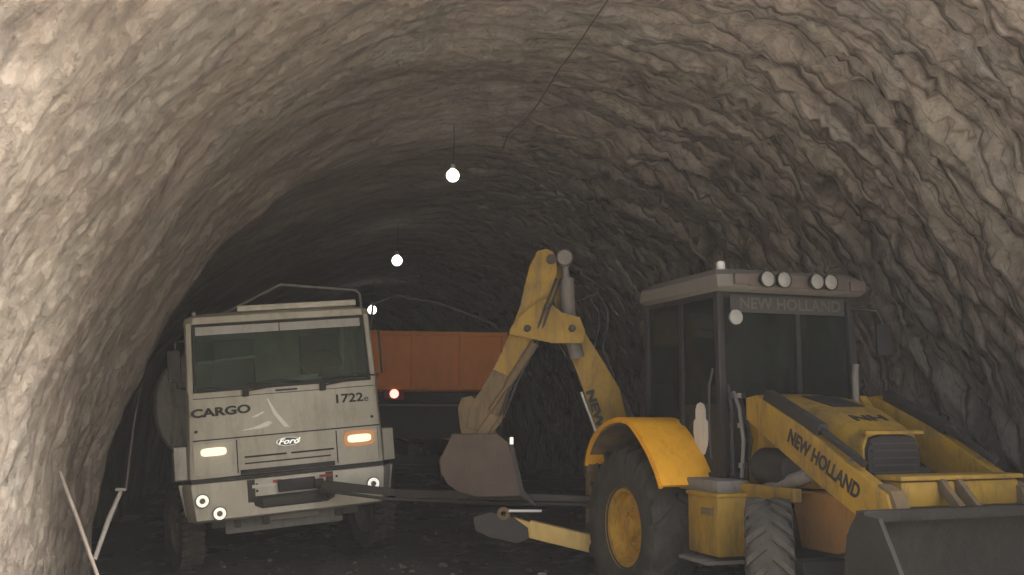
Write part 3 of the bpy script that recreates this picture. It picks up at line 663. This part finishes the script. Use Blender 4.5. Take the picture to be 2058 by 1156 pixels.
m = MB(); m.box((-0.72, -1.0, 1.14), (0.30, 0.62, 0.10), bev=0.02); m.build('door_sill', STL, DG)
# fenders
fc = [(0.66, 1.24), (0.60, 1.38), (0.44, 1.53), (0.22, 1.63), (-0.04, 1.68), (-0.28, 1.66), (-0.46, 1.56), (-0.64, 1.42), (-0.78, 1.27), (-0.87, 1.13)]
def smooth(c, n=4):
    out = []
    for i in range(len(c) - 1):
        p0 = Vector(c[max(i - 1, 0)]); p1 = Vector(c[i]); p2 = Vector(c[i + 1]); p3 = Vector(c[min(i + 2, len(c) - 1)])
        for k in range(n):
            t = k / n; out.append(tuple(0.5 * ((2 * p1) + (p2 - p0) * t + (2 * p0 - 5 * p1 + 4 * p2 - p3) * t * t + (3 * p1 - p0 - 3 * p2 + p3) * t ** 3)))
    out.append(tuple(c[-1])); return out
for s_ in (-1, 1):
    m = MB(); cv = smooth(fc); lo, hi = (-1.12, -0.46) if s_ < 0 else (0.46, 1.12)
    m.sheet(cv, lo, hi, 0.03)
    x0, x1 = (-1.13, -1.10) if s_ < 0 else (1.10, 1.13)
    m.sheet([(y * 0.99, z - 0.015) for y, z in cv], x0, x1, 0.03)
    fe = m.build('fender', YEL_LIT, DG)
m = MB(); m.sheet(smooth([(0.66, 1.16), (0.60, 1.32), (0.42, 1.48), (0.18, 1.58), (-0.05, 1.62)]), -1.10, -0.60, -0.02); m.build('mud_guard', YELD, DG)
# cab
CB, CF_, CW, CZ0, CZ1 = 0.30, -1.02, 0.68, 1.12, 2.72
m = MB()
posts = [(-CW, CB), (-CW, CF_), (CW, CB), (CW, CF_)]
for x, y in posts: m.bar((x, y, CZ0), (x * 0.97, y + (0.06 if y < 0 else -0.02), CZ1), 0.07, 0.07, up=(0, 1, 0), bev=0.012)
for s_ in (-1, 1): m.bar((s_ * CW, -0.36, CZ0), (s_ * CW * 0.97, -0.36, CZ1), 0.055, 0.06, up=(0, 1, 0), bev=0.01)
for z in (CZ0 + 0.03, CZ1 - 0.03):
    k = 1 if z < 2 else 0.97
    for s_ in (-1, 1): m.bar((s_ * CW * k, CB, z), (s_ * CW * k, CF_ + (0.06 if z > 2 else 0), z), 0.06, 0.07, bev=0.01)
    for y in (CB, CF_ + (0.06 if z > 2 else 0)): m.bar((-CW * k, y, z), (CW * k, y, z), 0.06, 0.07, bev=0.01)
m.bar((0.10, CF_ + 0.03, 1.62), (0.12, CF_ + 0.055, CZ1), 0.045, 0.04, up=(0, 1, 0))
m.build('cab_frame', BLK, DG)
m = MB(); m.box((0, CF_ + 0.02, 1.42), (1.3, 0.03, 0.55)); m.box((0, -0.3, CZ0 + 0.0), (1.3, 1.4, 0.04)); m.box((0, CB - 0.02, 1.45), (1.3, 0.04, 0.6)); m.build('cab_panel', BLK, DG)
m = MB(); m.box((0, CF_ + 0.045, 2.17), (1.28, 0.008, 0.98)); m.build('windscreen', GLD, DG)
m = MB(); m.box((0, CB - 0.01, 2.2), (1.28, 0.008, 0.95)); m.build('rear_window', GLD, DG)
for s_ in (-1, 1):
    m = MB(); m.box((s_ * (CW - 0.012), -0.66, 1.92), (0.008, 0.56, 1.5)); dr = m.build('door', GLD, DG)
    m = MB(); m.tube([(s_ * (CW + 0.05), -0.90, 1.30), (s_ * (CW + 0.07), -0.92, 1.50), (s_ * (CW + 0.07), -0.93, 1.9), (s_ * (CW + 0.03), -0.93, 2.05)], 0.011, 6); m.build('grab_handle', GRY, dr)
    m = MB(); m.box((s_ * (CW - 0.012), -0.03, 2.12), (0.008, 0.58, 1.1)); m.build('side_window', GLD, DG)
# white shaped sticker low on the door glass
m = MB()
oo = [(-0.085, -0.20), (-0.05, -0.29), (0, -0.32), (0.05, -0.29), (0.085, -0.20), (0.105, -0.06), (0.10, 0.06), (0.07, 0.09), (0.07, 0.19), (0.045, 0.25), (0, 0.27), (-0.045, 0.25), (-0.07, 0.19), (-0.07, 0.09), (-0.10, 0.06), (-0.105, -0.06)]
m.prism([(-0.68 + a * 1.15, 1.56 + b * 0.78) for a, b in oo], -(CW + 0.012), -(CW + 0.004), axis='x'); m.build('door_sticker', STICK, DG)
# lower door glass seen below: dark kick panel
m = MB(); m.box((-CW + 0.01, -0.66, 1.45), (0.02, 0.56, 0.6), bev=0.01); m.build('door_panel', BLK, DG)
m = MB(); m.box((0.0, -0.1, 1.45), (0.5, 0.5, 0.35), bev=0.05); m.box((0, 0.12, 1.85), (0.48, 0.14, 0.7), bev=0.05); m.build('seat', CLOTH, DG)
m = MB(); m.lathe([(0.19 + 0.014 * math.cos(t), 0.014 * math.sin(t)) for t in [2 * math.pi * k / 8 for k in range(8)]], (0, -0.58, 1.88), (0, 0.5, 0.86), 28, close=True); m.tube([(0, -0.58, 1.88), (0, -0.85, 1.5)], 0.03, 8); m.box((0, -0.85, 1.55), (0.6, 0.2, 0.4), bev=0.04); m.build('steering_wheel', BLK, DG)
# hoses hanging beside the front post
for k, (x, y0) in enumerate(((-0.60, -1.12), (-0.55, -1.16), (-0.49, -1.13))):
    m = MB(); m.tube([(x, -1.08, 1.95 - 0.06 * k), (x - 0.03, y0 - 0.05, 1.75), (x - 0.05 + 0.03 * k, y0 - 0.08, 1.5), (x - 0.02, y0 - 0.04, 1.2)], 0.016, 8)
    for zz in (1.86, 1.62, 1.3): m.lathe([(0.021, -0.02), (0.021, 0.02)], (x - 0.035, y0 - 0.055, zz), (0, 0, 1), 8)
    m.build('hydraulic_hose', BLK if k != 1 else STL, DG)
# roof
def rr(z, ex, y0, y1, c=0.12): return [Vector((x, y, z)) for x, y in ((-ex + c, y0), (ex - c, y0), (ex, y0 + c * 0.6), (ex, y1 - c), (ex - c, y1), (-ex + c, y1), (-ex, y1 - c), (-ex, y0 + c * 0.6))]
m = MB(); m.loft([rr(2.70, 0.72, -1.14, 0.36), rr(2.73, 0.745, -1.17, 0.42), rr(2.83, 0.745, -1.15, 0.40), rr(2.885, 0.70, -1.06, 0.25), rr(2.90, 0.5, -0.8, 0.1)])
rf = m.build('cab_roof', ROOF, DG)
m = MB(); m.box((-0.56, -1.185, 2.785), (0.16, 0.03, 0.09), bev=0.012); m.box((0.60, -1.185, 2.77), (0.16, 0.03, 0.09), bev=0.012); m.box((0.0, -1.175, 2.785), (1.0, 0.02, 0.11), bev=0.006); m.build('light_rail', paint('rail_brown', (0.10, 0.075, 0.065), (0.15, 0.12, 0.1), 0.5, 0.7), rf)
for k, x in enumerate((-0.36, -0.20, 0.13, 0.27)):
    m = MB(); m.lathe([(0.001, 0.0), (0.05, 0.0), (0.073, 0.045), (0.073, 0.075), (0.064, 0.075)], (x, -1.19, 2.785), (0, -1, 0), 24); wl = m.build('work_light', BLK, rf)
    m = MB(); m.lathe([(0.001, 0.080), (0.04, 0.078), (0.063, 0.068)], (x, -1.19, 2.785), (0, -1, 0), 24); m.build('lens', paint('reflector_lens', (0.30, 0.29, 0.26), (0.2, 0.19, 0.17), 0.6, 0.3, 22.0), wl)
m = MB(); m.lathe([(0.001, 0.085), (0.035, 0.07), (0.04, 0.0)], (-0.74 + 0.12, -0.95, 2.885), (0, 0, 1), 14); m.build('beacon', STICK, rf)
m = MB(); m.box((0.0, -1.02, 2.60), (1.16, 0.012, 0.15), bev=0.004); hp = m.build('header_strip', GRY, DG)
text('brand_lettering', 'NEW HOLLAND', 0.135, paint('dull_letter', (0.09, 0.085, 0.07), (0.09, 0.08, 0.07), 0.4, 0.6), hp, frame_m((0.02, -1.029, 2.60), (1, 0, 0), (0, 0, 1)), sx=1.05, bold=0.003)
m = MB(); m.lathe([(0.001, 0.0), (0.045, 0.0), (0.062, 0.03), (0.062, 0.05), (0.001, 0.055)], (-0.60, -1.09, 2.47), (0, -1, 0), 20); m.build('side_work_light', LENS, DG)
for s_ in (1,):
    m = MB(); m.tube([(s_ * 0.66, -1.0, 2.60), (s_ * 0.88, -1.08, 2.58), (s_ * 0.93, -1.1, 2.45), (s_ * 0.93, -1.1, 2.2)], 0.012, 6)
    m.box((s_ * 0.93, -1.1, 2.32), (0.17, 0.03, 0.28), bev=0.02); m.build('mirror', BLK, DG)
# hood
def hr(y, hw, zt, zb): return [Vector(p) for p in ((-hw, y, zb), (-hw, y, zt - 0.10), (-hw * 0.86, y, zt - 0.02), (-hw * 0.5, y, zt), (hw * 0.5, y, zt), (hw * 0.86, y, zt - 0.02), (hw, y, zt - 0.10), (hw, y, zb))]
m = MB(); m.loft([hr(-1.05, 0.40, 1.88, 1.15), hr(-1.45, 0.39, 1.85, 1.15), hr(-1.85, 0.34, 1.76, 1.15), hr(-2.20, 0.27, 1.62, 1.18), hr(-2.28, 0.25, 1.585, 1.20)])
hd = m.build('hood', YEL, DG)
m = MB(); m.loft([hr(-2.275, 0.235, 1.565, 1.20), hr(-2.31, 0.23, 1.555, 1.20)]); gr = m.build('grille', BLK, hd)
m = MB(); 
for k in range(6): m.box((0, -2.315, 1.24 + k * 0.052), (0.40, 0.012, 0.010))
m.build('grille_bar', GRY, gr)
m = MB(); m.loft([[Vector(p) for p in ((-0.26, -2.26, 1.597), (0.26, -2.26, 1.597), (0.26, -2.33, 1.59), (-0.26, -2.33, 1.59))], [Vector(p) for p in ((-0.26, -2.26, 1.572), (0.26, -2.26, 1.572), (0.26, -2.33, 1.567), (-0.26, -2.33, 1.567))]]); m.build('hood_lip', YEL, hd)
def on_hood(x, y):
    ys = [(-1.05, 1.88), (-1.45, 1.85), (-1.85, 1.76), (-2.20, 1.62), (-2.28, 1.585)]
    for (a, za), (b, zb) in zip(ys, ys[1:]):
        if b <= y <= a: return za + (zb - za) * (a - y) / (a - b)
    return 1.82
m = MB(); q = [Vector((x, y, on_hood(x, y) + 0.004)) for x, y in ((-0.16, -1.46), (-0.15, -1.84), (0.15, -1.84), (0.16, -1.46))]
m.loft([q, [p + Vector((0, 0, 0.006)) for p in q]]); m.build('hood_mat', BLK, hd)
text('hood_lettering', 'NH', 0.14, BLK, hd, frame_m((0.0, -2.06, on_hood(0, -2.06) + 0.006), (1, 0, 0), (0, 0.93, 0.37)), sx=1.5, bold=0.004)
m = MB(); m.tube([(0.38, -1.45, 1.7), (0.38, -1.45, 2.02), (0.39, -1.46, 2.12)], 0.028, 10); m.build('exhaust_pipe', STL, DG)
# belly pieces behind the loader arm
m = MB(); m.lathe([(0.001, -0.25), (0.12, -0.24), (0.15, -0.15), (0.15, 0.2), (0.001, 0.25)], (-0.50, -1.62, 1.30), (0.1, 1, 0), 20); m.build('air_tank', BLK, DG)
for x0 in (-0.50, 0.42):
    m = MB(); m.prism([(-1.34, 1.15), (-1.34, 1.84), (-1.44, 1.86), (-1.66, 1.62), (-1.84, 1.28), (-1.74, 1.18)], x0, x0 + 0.08, bev=0.01); m.build('loader_tower', YEL, DG)
# loader arms (boxed plates), linkage and cylinders
PA = (-1.22, 1.80); PB = (-3.02, 1.19)
arm_outline = [(-1.36, 1.84), (-1.50, 1.86), (-2.10, 1.62), (-2.65, 1.33), (-2.94, 1.20), (-2.98, 1.08), (-2.88, 0.99), (-2.72, 1.00), (-2.25, 1.22), (-1.85, 1.42), (-1.36, 1.67)]
for s_ in (-1, 1):
    m = MB(); xo = 0.62 * s_; m.prism(arm_outline, min(xo, xo - s_ * 0.10), max(xo, xo - s_ * 0.10), bev=0.012); ar = m.build('loader_arm', YEL, DG)
    m = MB(); m.bar((xo - s_ * 0.05, -1.60, 1.86), (xo - s_ * 0.05, -2.25, 1.60), 0.085, 0.085, bev=0.01); m.tube([(xo - s_ * 0.05, -2.2, 1.62), (xo - s_ * 0.05, -2.68, 1.38)], 0.028, 10); m.build('tilt_cylinder', BLK, ar)
    m = MB(); m.tube([(xo - s_ * 0.05, -1.45, 1.10), (xo - s_ * 0.05, -2.1, 1.28)], 0.055, 12); m.tube([(xo - s_ * 0.05, -2.05, 1.27), (xo - s_ * 0.05, -2.55, 1.38)], 0.028, 10); m.build('lift_cylinder', STL, ar)
    if s_ < 0:
        d = Vector((0, -0.90, -0.44)).normalized(); c0 = Vector((xo - 0.004, -2.30, 1.37))
        text('brand_lettering', 'NEW HOLLAND', 0.145, BLK, ar, frame_m(c0, d, d.cross(Vector((1, 0, 0))) * -1 if d.cross(Vector((1, 0, 0))).z < 0 else d.cross(Vector((1, 0, 0)))), sx=0.80, bold=0.004)
    m = MB(); m.prism([(-2.96, 1.22), (-2.84, 1.26), (-2.80, 1.00), (-3.02, 0.84), (-3.12, 0.90)], xo - 0.13 if s_ > 0 else xo + 0.02, xo - 0.02 if s_ > 0 else xo + 0.13, bev=0.01); m.build('arm_knuckle', YELD, ar)
m = MB(); m.box((0.02, -2.82, 1.19), (1.00, 0.20, 0.17), bev=0.03); m.box((0.02, -2.82, 1.295), (1.04, 0.24, 0.03), bev=0.006); m.build('cross_tube', YEL, DG)
for x in (-0.16, -0.02):
    m = MB(); m.bar((x, -2.90, 1.28), (x + 0.02, -3.10, 1.06), 0.05, 0.07, bev=0.01); m.lathe([(0.001, -0.05), (0.045, -0.05), (0.045, 0.05), (0.001, 0.05)], (x + 0.02, -3.10, 1.06), (1, 0, 0), 14); m.build('bucket_link', YELD, DG)
m = MB(); m.bar((0.66, -2.85, 1.25), (0.74, -3.10, 0.95), 0.04, 0.05, bev=0.01); m.build('side_link', STL, DG)
# front bucket: open-backed shell with curled floor, side plates, cutting edge
bc = [(-3.32, 1.10), (-3.24, 0.98), (-3.20, 0.72), (-3.24, 0.46), (-3.36, 0.27), (-3.55, 0.19), (-3.95, 0.17)]
m = MB(); m.sheet(smooth(bc, 5), -1.15, 1.15, 0.03)
for x0, x1 in ((-1.16, -1.13), (1.13, 1.16)):
    m.prism([(-3.34, 1.13), (-3.22, 1.0), (-3.18, 0.72), (-3.22, 0.44), (-3.35, 0.25), (-3.55, 0.16), (-3.97, 0.15), (-4.0, 0.20), (-3.50, 1.12)], x0, x1)
m.bar((-1.15, -3.33, 1.115), (1.15, -3.33, 1.115), 0.08, 0.07, bev=0.015)
bk = m.build('front_bucket', BKT, DG)
m = MB(); m.box((0, -4.02, 0.175), (2.36, 0.16, 0.03), bev=0.006)
for k in range(8): m.box((-1.05 + k * 0.30, -4.12, 0.185), (0.07, 0.16, 0.045), bev=0.01)
m.build('cutting_edge', STL, bk)
for x in (-0.62, -0.45, 0.45, 0.62):
    m = MB(); m.prism([(-3.20, 1.06), (-3.08, 1.04), (-3.06, 0.82), (-3.165, 0.66), (-3.165, 0.80)], x - 0.015, x + 0.015); m.build('bucket_lug', YELD, bk)
for o in list(DG.children):
    if o.name.split('.')[0] in ('cab_frame', 'cab_panel', 'windscreen', 'rear_window', 'door', 'side_window', 'door_sticker', 'door_panel', 'seat', 'steering_wheel', 'cab_roof', 'header_strip', 'side_work_light', 'mirror'):
        o.location = Vector((0.06, 0, 0.04))
# rear frame, stabilisers
m = MB(); m.box((0, 0.98, 0.85), (1.9, 0.14, 0.62), bev=0.02); m.box((0, 0.72, 0.85), (0.7, 0.5, 0.4), bev=0.02); m.build('rear_frame', YELD, DG)
S0 = dl(1195, 1094, 9.9); S1 = dl(1062, 1062, 9.95); S2 = dl(1012, 1030, 9.95)
st = MB(); st.bar(S0, S1, 0.12, 0.165, bev=0.012); st.bar(dl(1072, 1066, 9.95), dl(1008, 1040, 9.95), 0.10, 0.13, bev=0.012, h1=0.08); sta = st.build('stabiliser_leg', paint('leg_yellow', (0.72, 0.50, 0.16), (0.4, 0.3, 0.14), 0.4, 0.6), DG)
fwd = (DI.to_3x3() @ Vector((0, -1, 0))); rgt = DI.to_3x3() @ Vector((1, 0, 0))
m = MB(); m.lathe([(0.026 + 0.030, -0.05), (0.062, -0.05), (0.062, 0.05), (0.026, 0.05), (0.026, -0.05)], S2 + fwd * 0.07, fwd, 20); m.build('pivot_ring', YELD, sta)
m = MB(); pd = [(952, 1040), (985, 1030), (1030, 1040), (1060, 1062), (1063, 1082), (1040, 1092), (985, 1080), (955, 1066)]
P = [dl(x, y, 9.85) for x, y in pd]; P2 = [dl(x + 6, y - 6, 10.2) for x, y in pd]
m.loft([P, P2]); m.build('stabiliser_pad', GRY, DG)
m = MB(); m.tube([dl(1022, 1027, 9.8), dl(1088, 1027, 9.9)], 0.013, 8); m.build('pivot_pin', emit('bare_pin', (1, 1, 1), 0.0, (0.8, 0.8, 0.78)), sta)
m = MB(); m.bar((0.9, 0.98, 0.7), (1.6, 1.05, 0.5), 0.12, 0.15, bev=0.01); m.box((1.7, 1.05, 0.42), (0.4, 0.4, 0.1), bev=0.02); m.build('stabiliser_leg', YELD, DG)
# backhoe arm drawn in a plane facing back from the machine
def plate(m, pts, D0, D1, bev=0.01):
    A = [dl(x, y, D0) for x, y in pts]; B = [dl(x * 1.0, y, D1) for x, y in pts]
    va = [m.bm.verts.new(p) for p in A]; vb = [m.bm.verts.new(p) for p in B]; n = len(pts)
    fs = [m.bm.faces.new(va), m.bm.faces.new(vb[::-1])] + [m.bm.faces.new((va[i], vb[i], vb[(i + 1) % n], va[(i + 1) % n])) for i in range(n)]
    if bev: bmesh.ops.bevel(m.bm, geom=list({e for f in fs[:2] for e in f.edges}), offset=bev, segments=2, profile=0.6, affect='EDGES')
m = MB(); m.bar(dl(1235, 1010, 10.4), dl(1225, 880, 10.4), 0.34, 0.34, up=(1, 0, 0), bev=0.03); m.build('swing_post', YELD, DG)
m = MB()  # boom: from the swing post up to the apex
plate(m, [(1205, 892), (1168, 770), (1132, 680), (1112, 600), (1104, 545), (1110, 522), (1126, 522), (1134, 545), (1142, 600), (1162, 650), (1205, 715), (1245, 780), (1262, 850), (1252, 895)], 10.60, 10.36)
bm_ = m.build('boom', YEL, DG)
m = MB(); m.tube([dl(1168, 788, 10.33), dl(1202, 880, 10.33)], 0.014, 6); m.build('hydraulic_line', STICK, bm_)
d1 = (dl(1238, 870, 10.34) - dl(1172, 770, 10.34)).normalized()
text('brand_lettering', 'NEW', 0.115, BLK, bm_, frame_m(dl(1196, 822, 10.345), (dl(1212, 872, 10.345) - dl(1180, 772, 10.345)), (dl(1225, 812, 10.345) - dl(1196, 822, 10.345))), sx=1.5, bold=0.006)
m = MB(); m.tube([dl(1139, 560, 10.24), dl(1143, 640, 10.24), dl(1160, 720, 10.26)], 0.075, 14); m.tube([dl(1134, 512, 10.24), dl(1138, 570, 10.24)], 0.035, 10); m.lathe([(0.001, -0.09), (0.075, -0.09), (0.09, -0.06), (0.09, 0.06), (0.075, 0.09), (0.001, 0.09)], dl(1134, 520, 10.24), DI.to_3x3() @ Vector((0, -1, 0)), 18); m.build('dipper_cylinder', STL, bm_)
m = MB()  # dipper: from apex down-left to the bucket
plate(m, [(1098, 500), (1080, 505), (1064, 535), (1054, 575), (1048, 615), (1034, 645), (1010, 705), (975, 775), (945, 822), (940, 858), (985, 870), (1005, 850), (1022, 790), (1055, 715), (1080, 665), (1098, 640), (1116, 590), (1119, 530), (1112, 506)], 10.36, 10.12)
dp = m.build('dipper_arm', YEL, DG)
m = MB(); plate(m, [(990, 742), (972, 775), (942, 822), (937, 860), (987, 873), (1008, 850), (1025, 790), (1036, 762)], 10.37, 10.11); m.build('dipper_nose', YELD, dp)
m = MB()
plate(m, [(1042, 640), (1060, 622), (1085, 604), (1098, 600), (1128, 630), (1165, 636), (1176, 664), (1172, 690), (1110, 690), (1022, 672), (1028, 655)], 10.10, 10.02); m.build('linkage_plate', YEL, dp)
m = MB(); m.lathe([(0.001, -0.16), (0.05, -0.16), (0.05, 0.02), (0.001, 0.02)], dl(1108, 521, 10.10), fwd, 16)
m.build('pivot_pin', GRY, dp)
m = MB(); m.tube([dl(1075, 690, 10.06), dl(1020, 775, 10.1)], 0.045, 12); m.tube([dl(1030, 760, 10.1), dl(985, 825, 10.1)], 0.024, 10); m.build('bucket_cylinder', YELD, dp)
m = MB(); plate(m, [(925, 862), (920, 820), (928, 800), (948, 795), (965, 815), (965, 840), (990, 850), (1000, 875), (930, 878)], 10.34, 10.12)
plate(m, [(985, 830), (1003, 838), (975, 880), (955, 875)], 10.10, 10.06); m.build('bucket_linkage', YELD, DG)
m = MB(); P0 = [(908, 872), (896, 900), (882, 925), (886, 950), (900, 975), (925, 992), (960, 998), (1052, 1000), (1045, 960), (1035, 925), (1022, 890), (1000, 872)]
plate(m, P0, 10.0, 10.55, 0.02); hb = m.build('digging_bucket', paint('digging_bucket_steel', (0.085, 0.062, 0.050), (0.15, 0.115, 0.09), 0.8, 0.8, 3.5, bump=0.7), DG)
m = MB(); 
for k in range(4): D_ = 10.04 + k * 0.15; m.bar(dl(1044, 984, D_), dl(1078, 1018, D_), 0.07, 0.06, w1=0.03, h1=0.015)
plate(m, [(1022, 888), (1030, 888), (1056, 998), (1046, 998)], 9.985, 10.56, 0)
m.build('bucket_tooth', GRY, hb)
m = MB(); m.box(dl(1028, 886, 9.97), (0.035, 0.02, 0.07), bev=0.005); m.build('glow_spot', E_PALE, hb)  # pale light spot, added as a small glowing block at the bucket edge
for px, py, D, r_ in ((1250, 850, 10.33, 0.05), (1060, 660, 10.0, 0.035), (1150, 660, 10.0, 0.035), (1100, 615, 10.0, 0.03)):
    m = MB(); m.lathe([(0.001, 0.03), (r_ * 0.7, 0.03), (r_, 0.015), (r_, -0.02)], dl(px, py, D), fwd, 14); m.build('arm_pin', GRY, DG)
for k, off in enumerate((0, 9)):
    m = MB(); m.tube([dl(1118 + off, 560, 10.08), dl(1095 + off, 620, 9.99), dl(1070 + off, 690, 10.06), dl(1030 + off, 770, 10.07), dl(1005 + off, 835, 10.07)], 0.012, 6); m.build('hydraulic_hose', BLK, DG)
hz = [(1175, 600), (1200, 590), (1220, 620), (1222, 650), (1210, 700), (1235, 760)]
m = MB(); m.tube([dl(x, y, 10.45) for x, y in hz], 0.016, 6); m.tube([dl(x - 18, y + 6, 10.5) for x, y in hz], 0.013, 6); m.build('hydraulic_hose', BLK, DG)

# ------------------------------------------------------------------ tow bar from truck bumper to loader
m = MB(); a0 = pt(650, 975, 10.95); a1 = pt(1200, 1003, 10.0); a2 = pt(1060, 1003, 10.2)
m.bar(a0, pt(800, 990, 10.7), 0.09, 0.10, bev=0.01, w1=0.07, h1=0.07); m.bar(pt(798, 991, 10.7), a1, 0.09, 0.09, bev=0.01, h1=0.06)
m.tube([pt(640, 985, 10.9), pt(780, 1003, 10.7), pt(1000, 1012, 10.3), pt(1190, 1014, 10.0)], 0.018, 8)
tag(m.build('tow_bar', GRY), 'long dark steel tow bar joining the truck bumper to the rear of the loader', 'tow bar')

# ------------------------------------------------------------------ orange tipper truck further in
OX = empty('tipper_truck', (-1.24, 16.6, 0.0), (0, 0, AX)); tag(OX, 'orange dump truck seen from behind with red tail light on, deeper in the tunnel', 'truck')
def OL(px, py, D): return rotm(OX).inverted() @ pt(px, py, D)
m = MB(); m.box((0, 0.04, 2.58), (2.36, 0.08, 0.98), bev=0.02)
for x in (-1.12, -0.4, 0.4, 1.12): m.box((x, -0.03, 2.58), (0.09, 0.07, 0.98), bev=0.01)
m.box((0, -0.03, 3.03), (2.36, 0.07, 0.07), bev=0.01); m.box((0, -0.03, 2.13), (2.36, 0.07, 0.07), bev=0.01); m.build('tailgate', ORT, OX)
m = MB(); m.box((-1.15, 2.5, 2.35), (0.06, 4.8, 1.40)); m.box((1.15, 2.5, 2.35), (0.06, 4.8, 1.40)); m.box((0, 4.87, 2.35), (2.3, 0.06, 1.4)); m.box((0, 2.5, 1.65), (2.3, 4.8, 0.06)); m.build('tipper_body', ORT, OX)
m = MB(); m.box((0, -0.02, 1.98), (2.36, 0.1, 0.16), bev=0.02); m.box((0, 0.06, 1.60), (2.2, 0.06, 0.6)); m.box((-0.42, 3.2, 1.1), (0.1, 6.4, 0.25)); m.box((0.42, 3.2, 1.1), (0.1, 6.4, 0.25)); m.box((0, 0.05, 0.95), (2.2, 0.1, 0.14), bev=0.01); m.build('rear_frame', GRY, OX)
m = MB(); m.box((0, -0.09, 1.845), (2.0, 0.03, 0.03), bev=0.005); m.build('rear_rail', STL, OX)
for x in (-0.72, 0.95):
    m = MB(); m.box((x, -0.09, 2.02), (0.34, 0.05, 0.15), bev=0.015); tl = m.build('tail_light', RED, OX)
    m = MB(); m.lathe([(0.001, 0.02), (0.07, 0.01), (0.075, -0.01)], (x, -0.118, 2.03), (0, -1, 0), 20); m.build('lens', E_TAIL, tl)
for x in (-0.9, 0.9):
    wheel(OX, (x, 1.4, 0.5), 0.5, 0.5, 0.29, STL, 30, False, 1 if x > 0 else -1, 0, 0.012)
    m = MB(); m.box((x, 0.45, 0.85), (0.55, 0.02, 0.7)); m.build('mud_flap', BLK, OX)
m = MB(); m.box((0, 5.9, 2.0), (2.3, 1.5, 1.9), bev=0.1); m.build('cab_body', ORT, OX)
for x in (-0.95, 0.95): wheel(OX, (x, 5.8, 0.5), 0.5, 0.28, 0.29, STL, 30, False, 1 if x > 0 else -1, 0, 0.012)
m = MB(); m.tube([(-1.12, 0.1, 3.05), (-1.08, 0.1, 3.5), (-0.7, 0.1, 3.68), (0.0, 0.1, 3.56), (0.9, 0.1, 3.25), (1.13, 0.1, 3.06)], 0.022, 8); m.build('cover_bow', STL, OX)

# ------------------------------------------------------------------ rods by the left wall, litter on the floor
def rod(name, pts, r, label, cat, mat=PIPE):
    m = MB(); m.tube(pts, r, 8); return tag(m.build(name, mat), label, cat)
rod('steel_rod', [pt(120, 950, 8.9), pt(158, 1050, 8.7), pt(202, 1175, 8.5)], 0.017, 'thin rusty steel rod leaning on the left wall in the bottom corner', 'rod', paint('rod_rust', (0.27, 0.235, 0.21), (0.15, 0.12, 0.1), 0.5, 0.7))
m = MB(); m.tube([pt(243, 988, 9.9), pt(218, 1045, 9.8), pt(190, 1125, 9.6)], [0.02, 0.026, 0.02], 8); m.box(pt(243, 984, 9.9), (0.10, 0.03, 0.03), bev=0.005)
tag(m.build('marker_stake', PIPE), 'pale metal stake with a short cross piece, tilted beside the dark niche', 'stake')
rod('guide_rod', [pt(287, 755, 12.2), pt(268, 860, 11.6), pt(253, 985, 10.8)], 0.011, 'slim dull rod standing behind the pale stake by the truck', 'rod', paint('rod_dull', (0.2, 0.16, 0.16), (0.15, 0.12, 0.1), 0.5, 0.7))
def scrap(px, py, D, s_, label, mat):
    c = pt(px, py, D); m = MB(); rings = []
    for z, k in ((-0.5, 0.6), (0.0, 1.0), (0.35, 0.7)):
        rings.append([Vector((s_ * k * (1 + 0.3 * nz(t, z, s_ * 50)) * math.cos(t), s_ * 0.7 * k * math.sin(t), z * s_ * 0.6)) for t in [2 * math.pi * q / 9 for q in range(9)]])
    m.loft(rings); o = m.build('stone', mat); 
    lat = c.x * cA + c.y * sA; a = -c.x * sA + c.y * cA
    o.location = (c.x, c.y, gz(lat, a) + s_ * 0.2)
    tag(o, label, 'stone')
rng = random.Random(3); m = MB()
for k in range(900):
    lat, a = rng.uniform(-2.2, 6.4), 5.0 + 14 * rng.random() ** 1.3; s_ = 0.012 + 0.045 * rng.random() ** 3; c = tun(lat, a, gz(lat, a) + s_ * 0.2)
    ph = rng.random() * 6; rings = []
    for z, kk in ((-0.6, 0.8), (0.1, 1.0), (0.55, 0.55)):
        rings.append([c + Vector((s_ * kk * (1 + 0.35 * math.sin(3 * t + ph + z)) * math.cos(t + ph), s_ * kk * 0.8 * math.sin(t + ph), z * s_)) for t in [2 * math.pi * q / 6 for q in range(6)]])
    m.loft(rings)
tag(m.build('gravel', paint('gravel_stone', (0.13, 0.12, 0.105), (0.05, 0.045, 0.04), 0.6, 0.9, 8.0)), kind='stuff')
def ground_D(py): return 1.72 / ((py - 830) / 2000)
scrap(1090, 1152, ground_D(1152), 0.05, 'white chip lying on the dark floor left of the big rear wheel', STICK)
scrap(826, 1068, ground_D(1068) * 0.99, 0.045, 'small grey stone on the floor right of the tank truck', STL)
scrap(903, 1015, ground_D(1015) * 0.97, 0.05, 'tiny pale stone on the floor under the tow bar', STL)

# ------------------------------------------------------------------ dusty air of the tunnel
hm = bpy.data.materials.new('dusty_air'); hm.use_nodes = True; ht = hm.node_tree; ht.nodes.remove(ht.nodes['Principled BSDF'])
pv = ht.nodes.new('ShaderNodeVolumePrincipled'); pv.inputs['Color'].default_value = (0.86, 0.87, 0.88, 1); pv.inputs['Density'].default_value = 0.0028; pv.inputs['Anisotropy'].default_value = 0.2
ht.links.new(pv.outputs[0], ht.nodes['Material Output'].inputs['Volume'])
m = MB(); m.box((0, 0, 2.4), (330, 330, 7.8)); tag(m.build('haze', hm, smooth=False), kind='stuff')
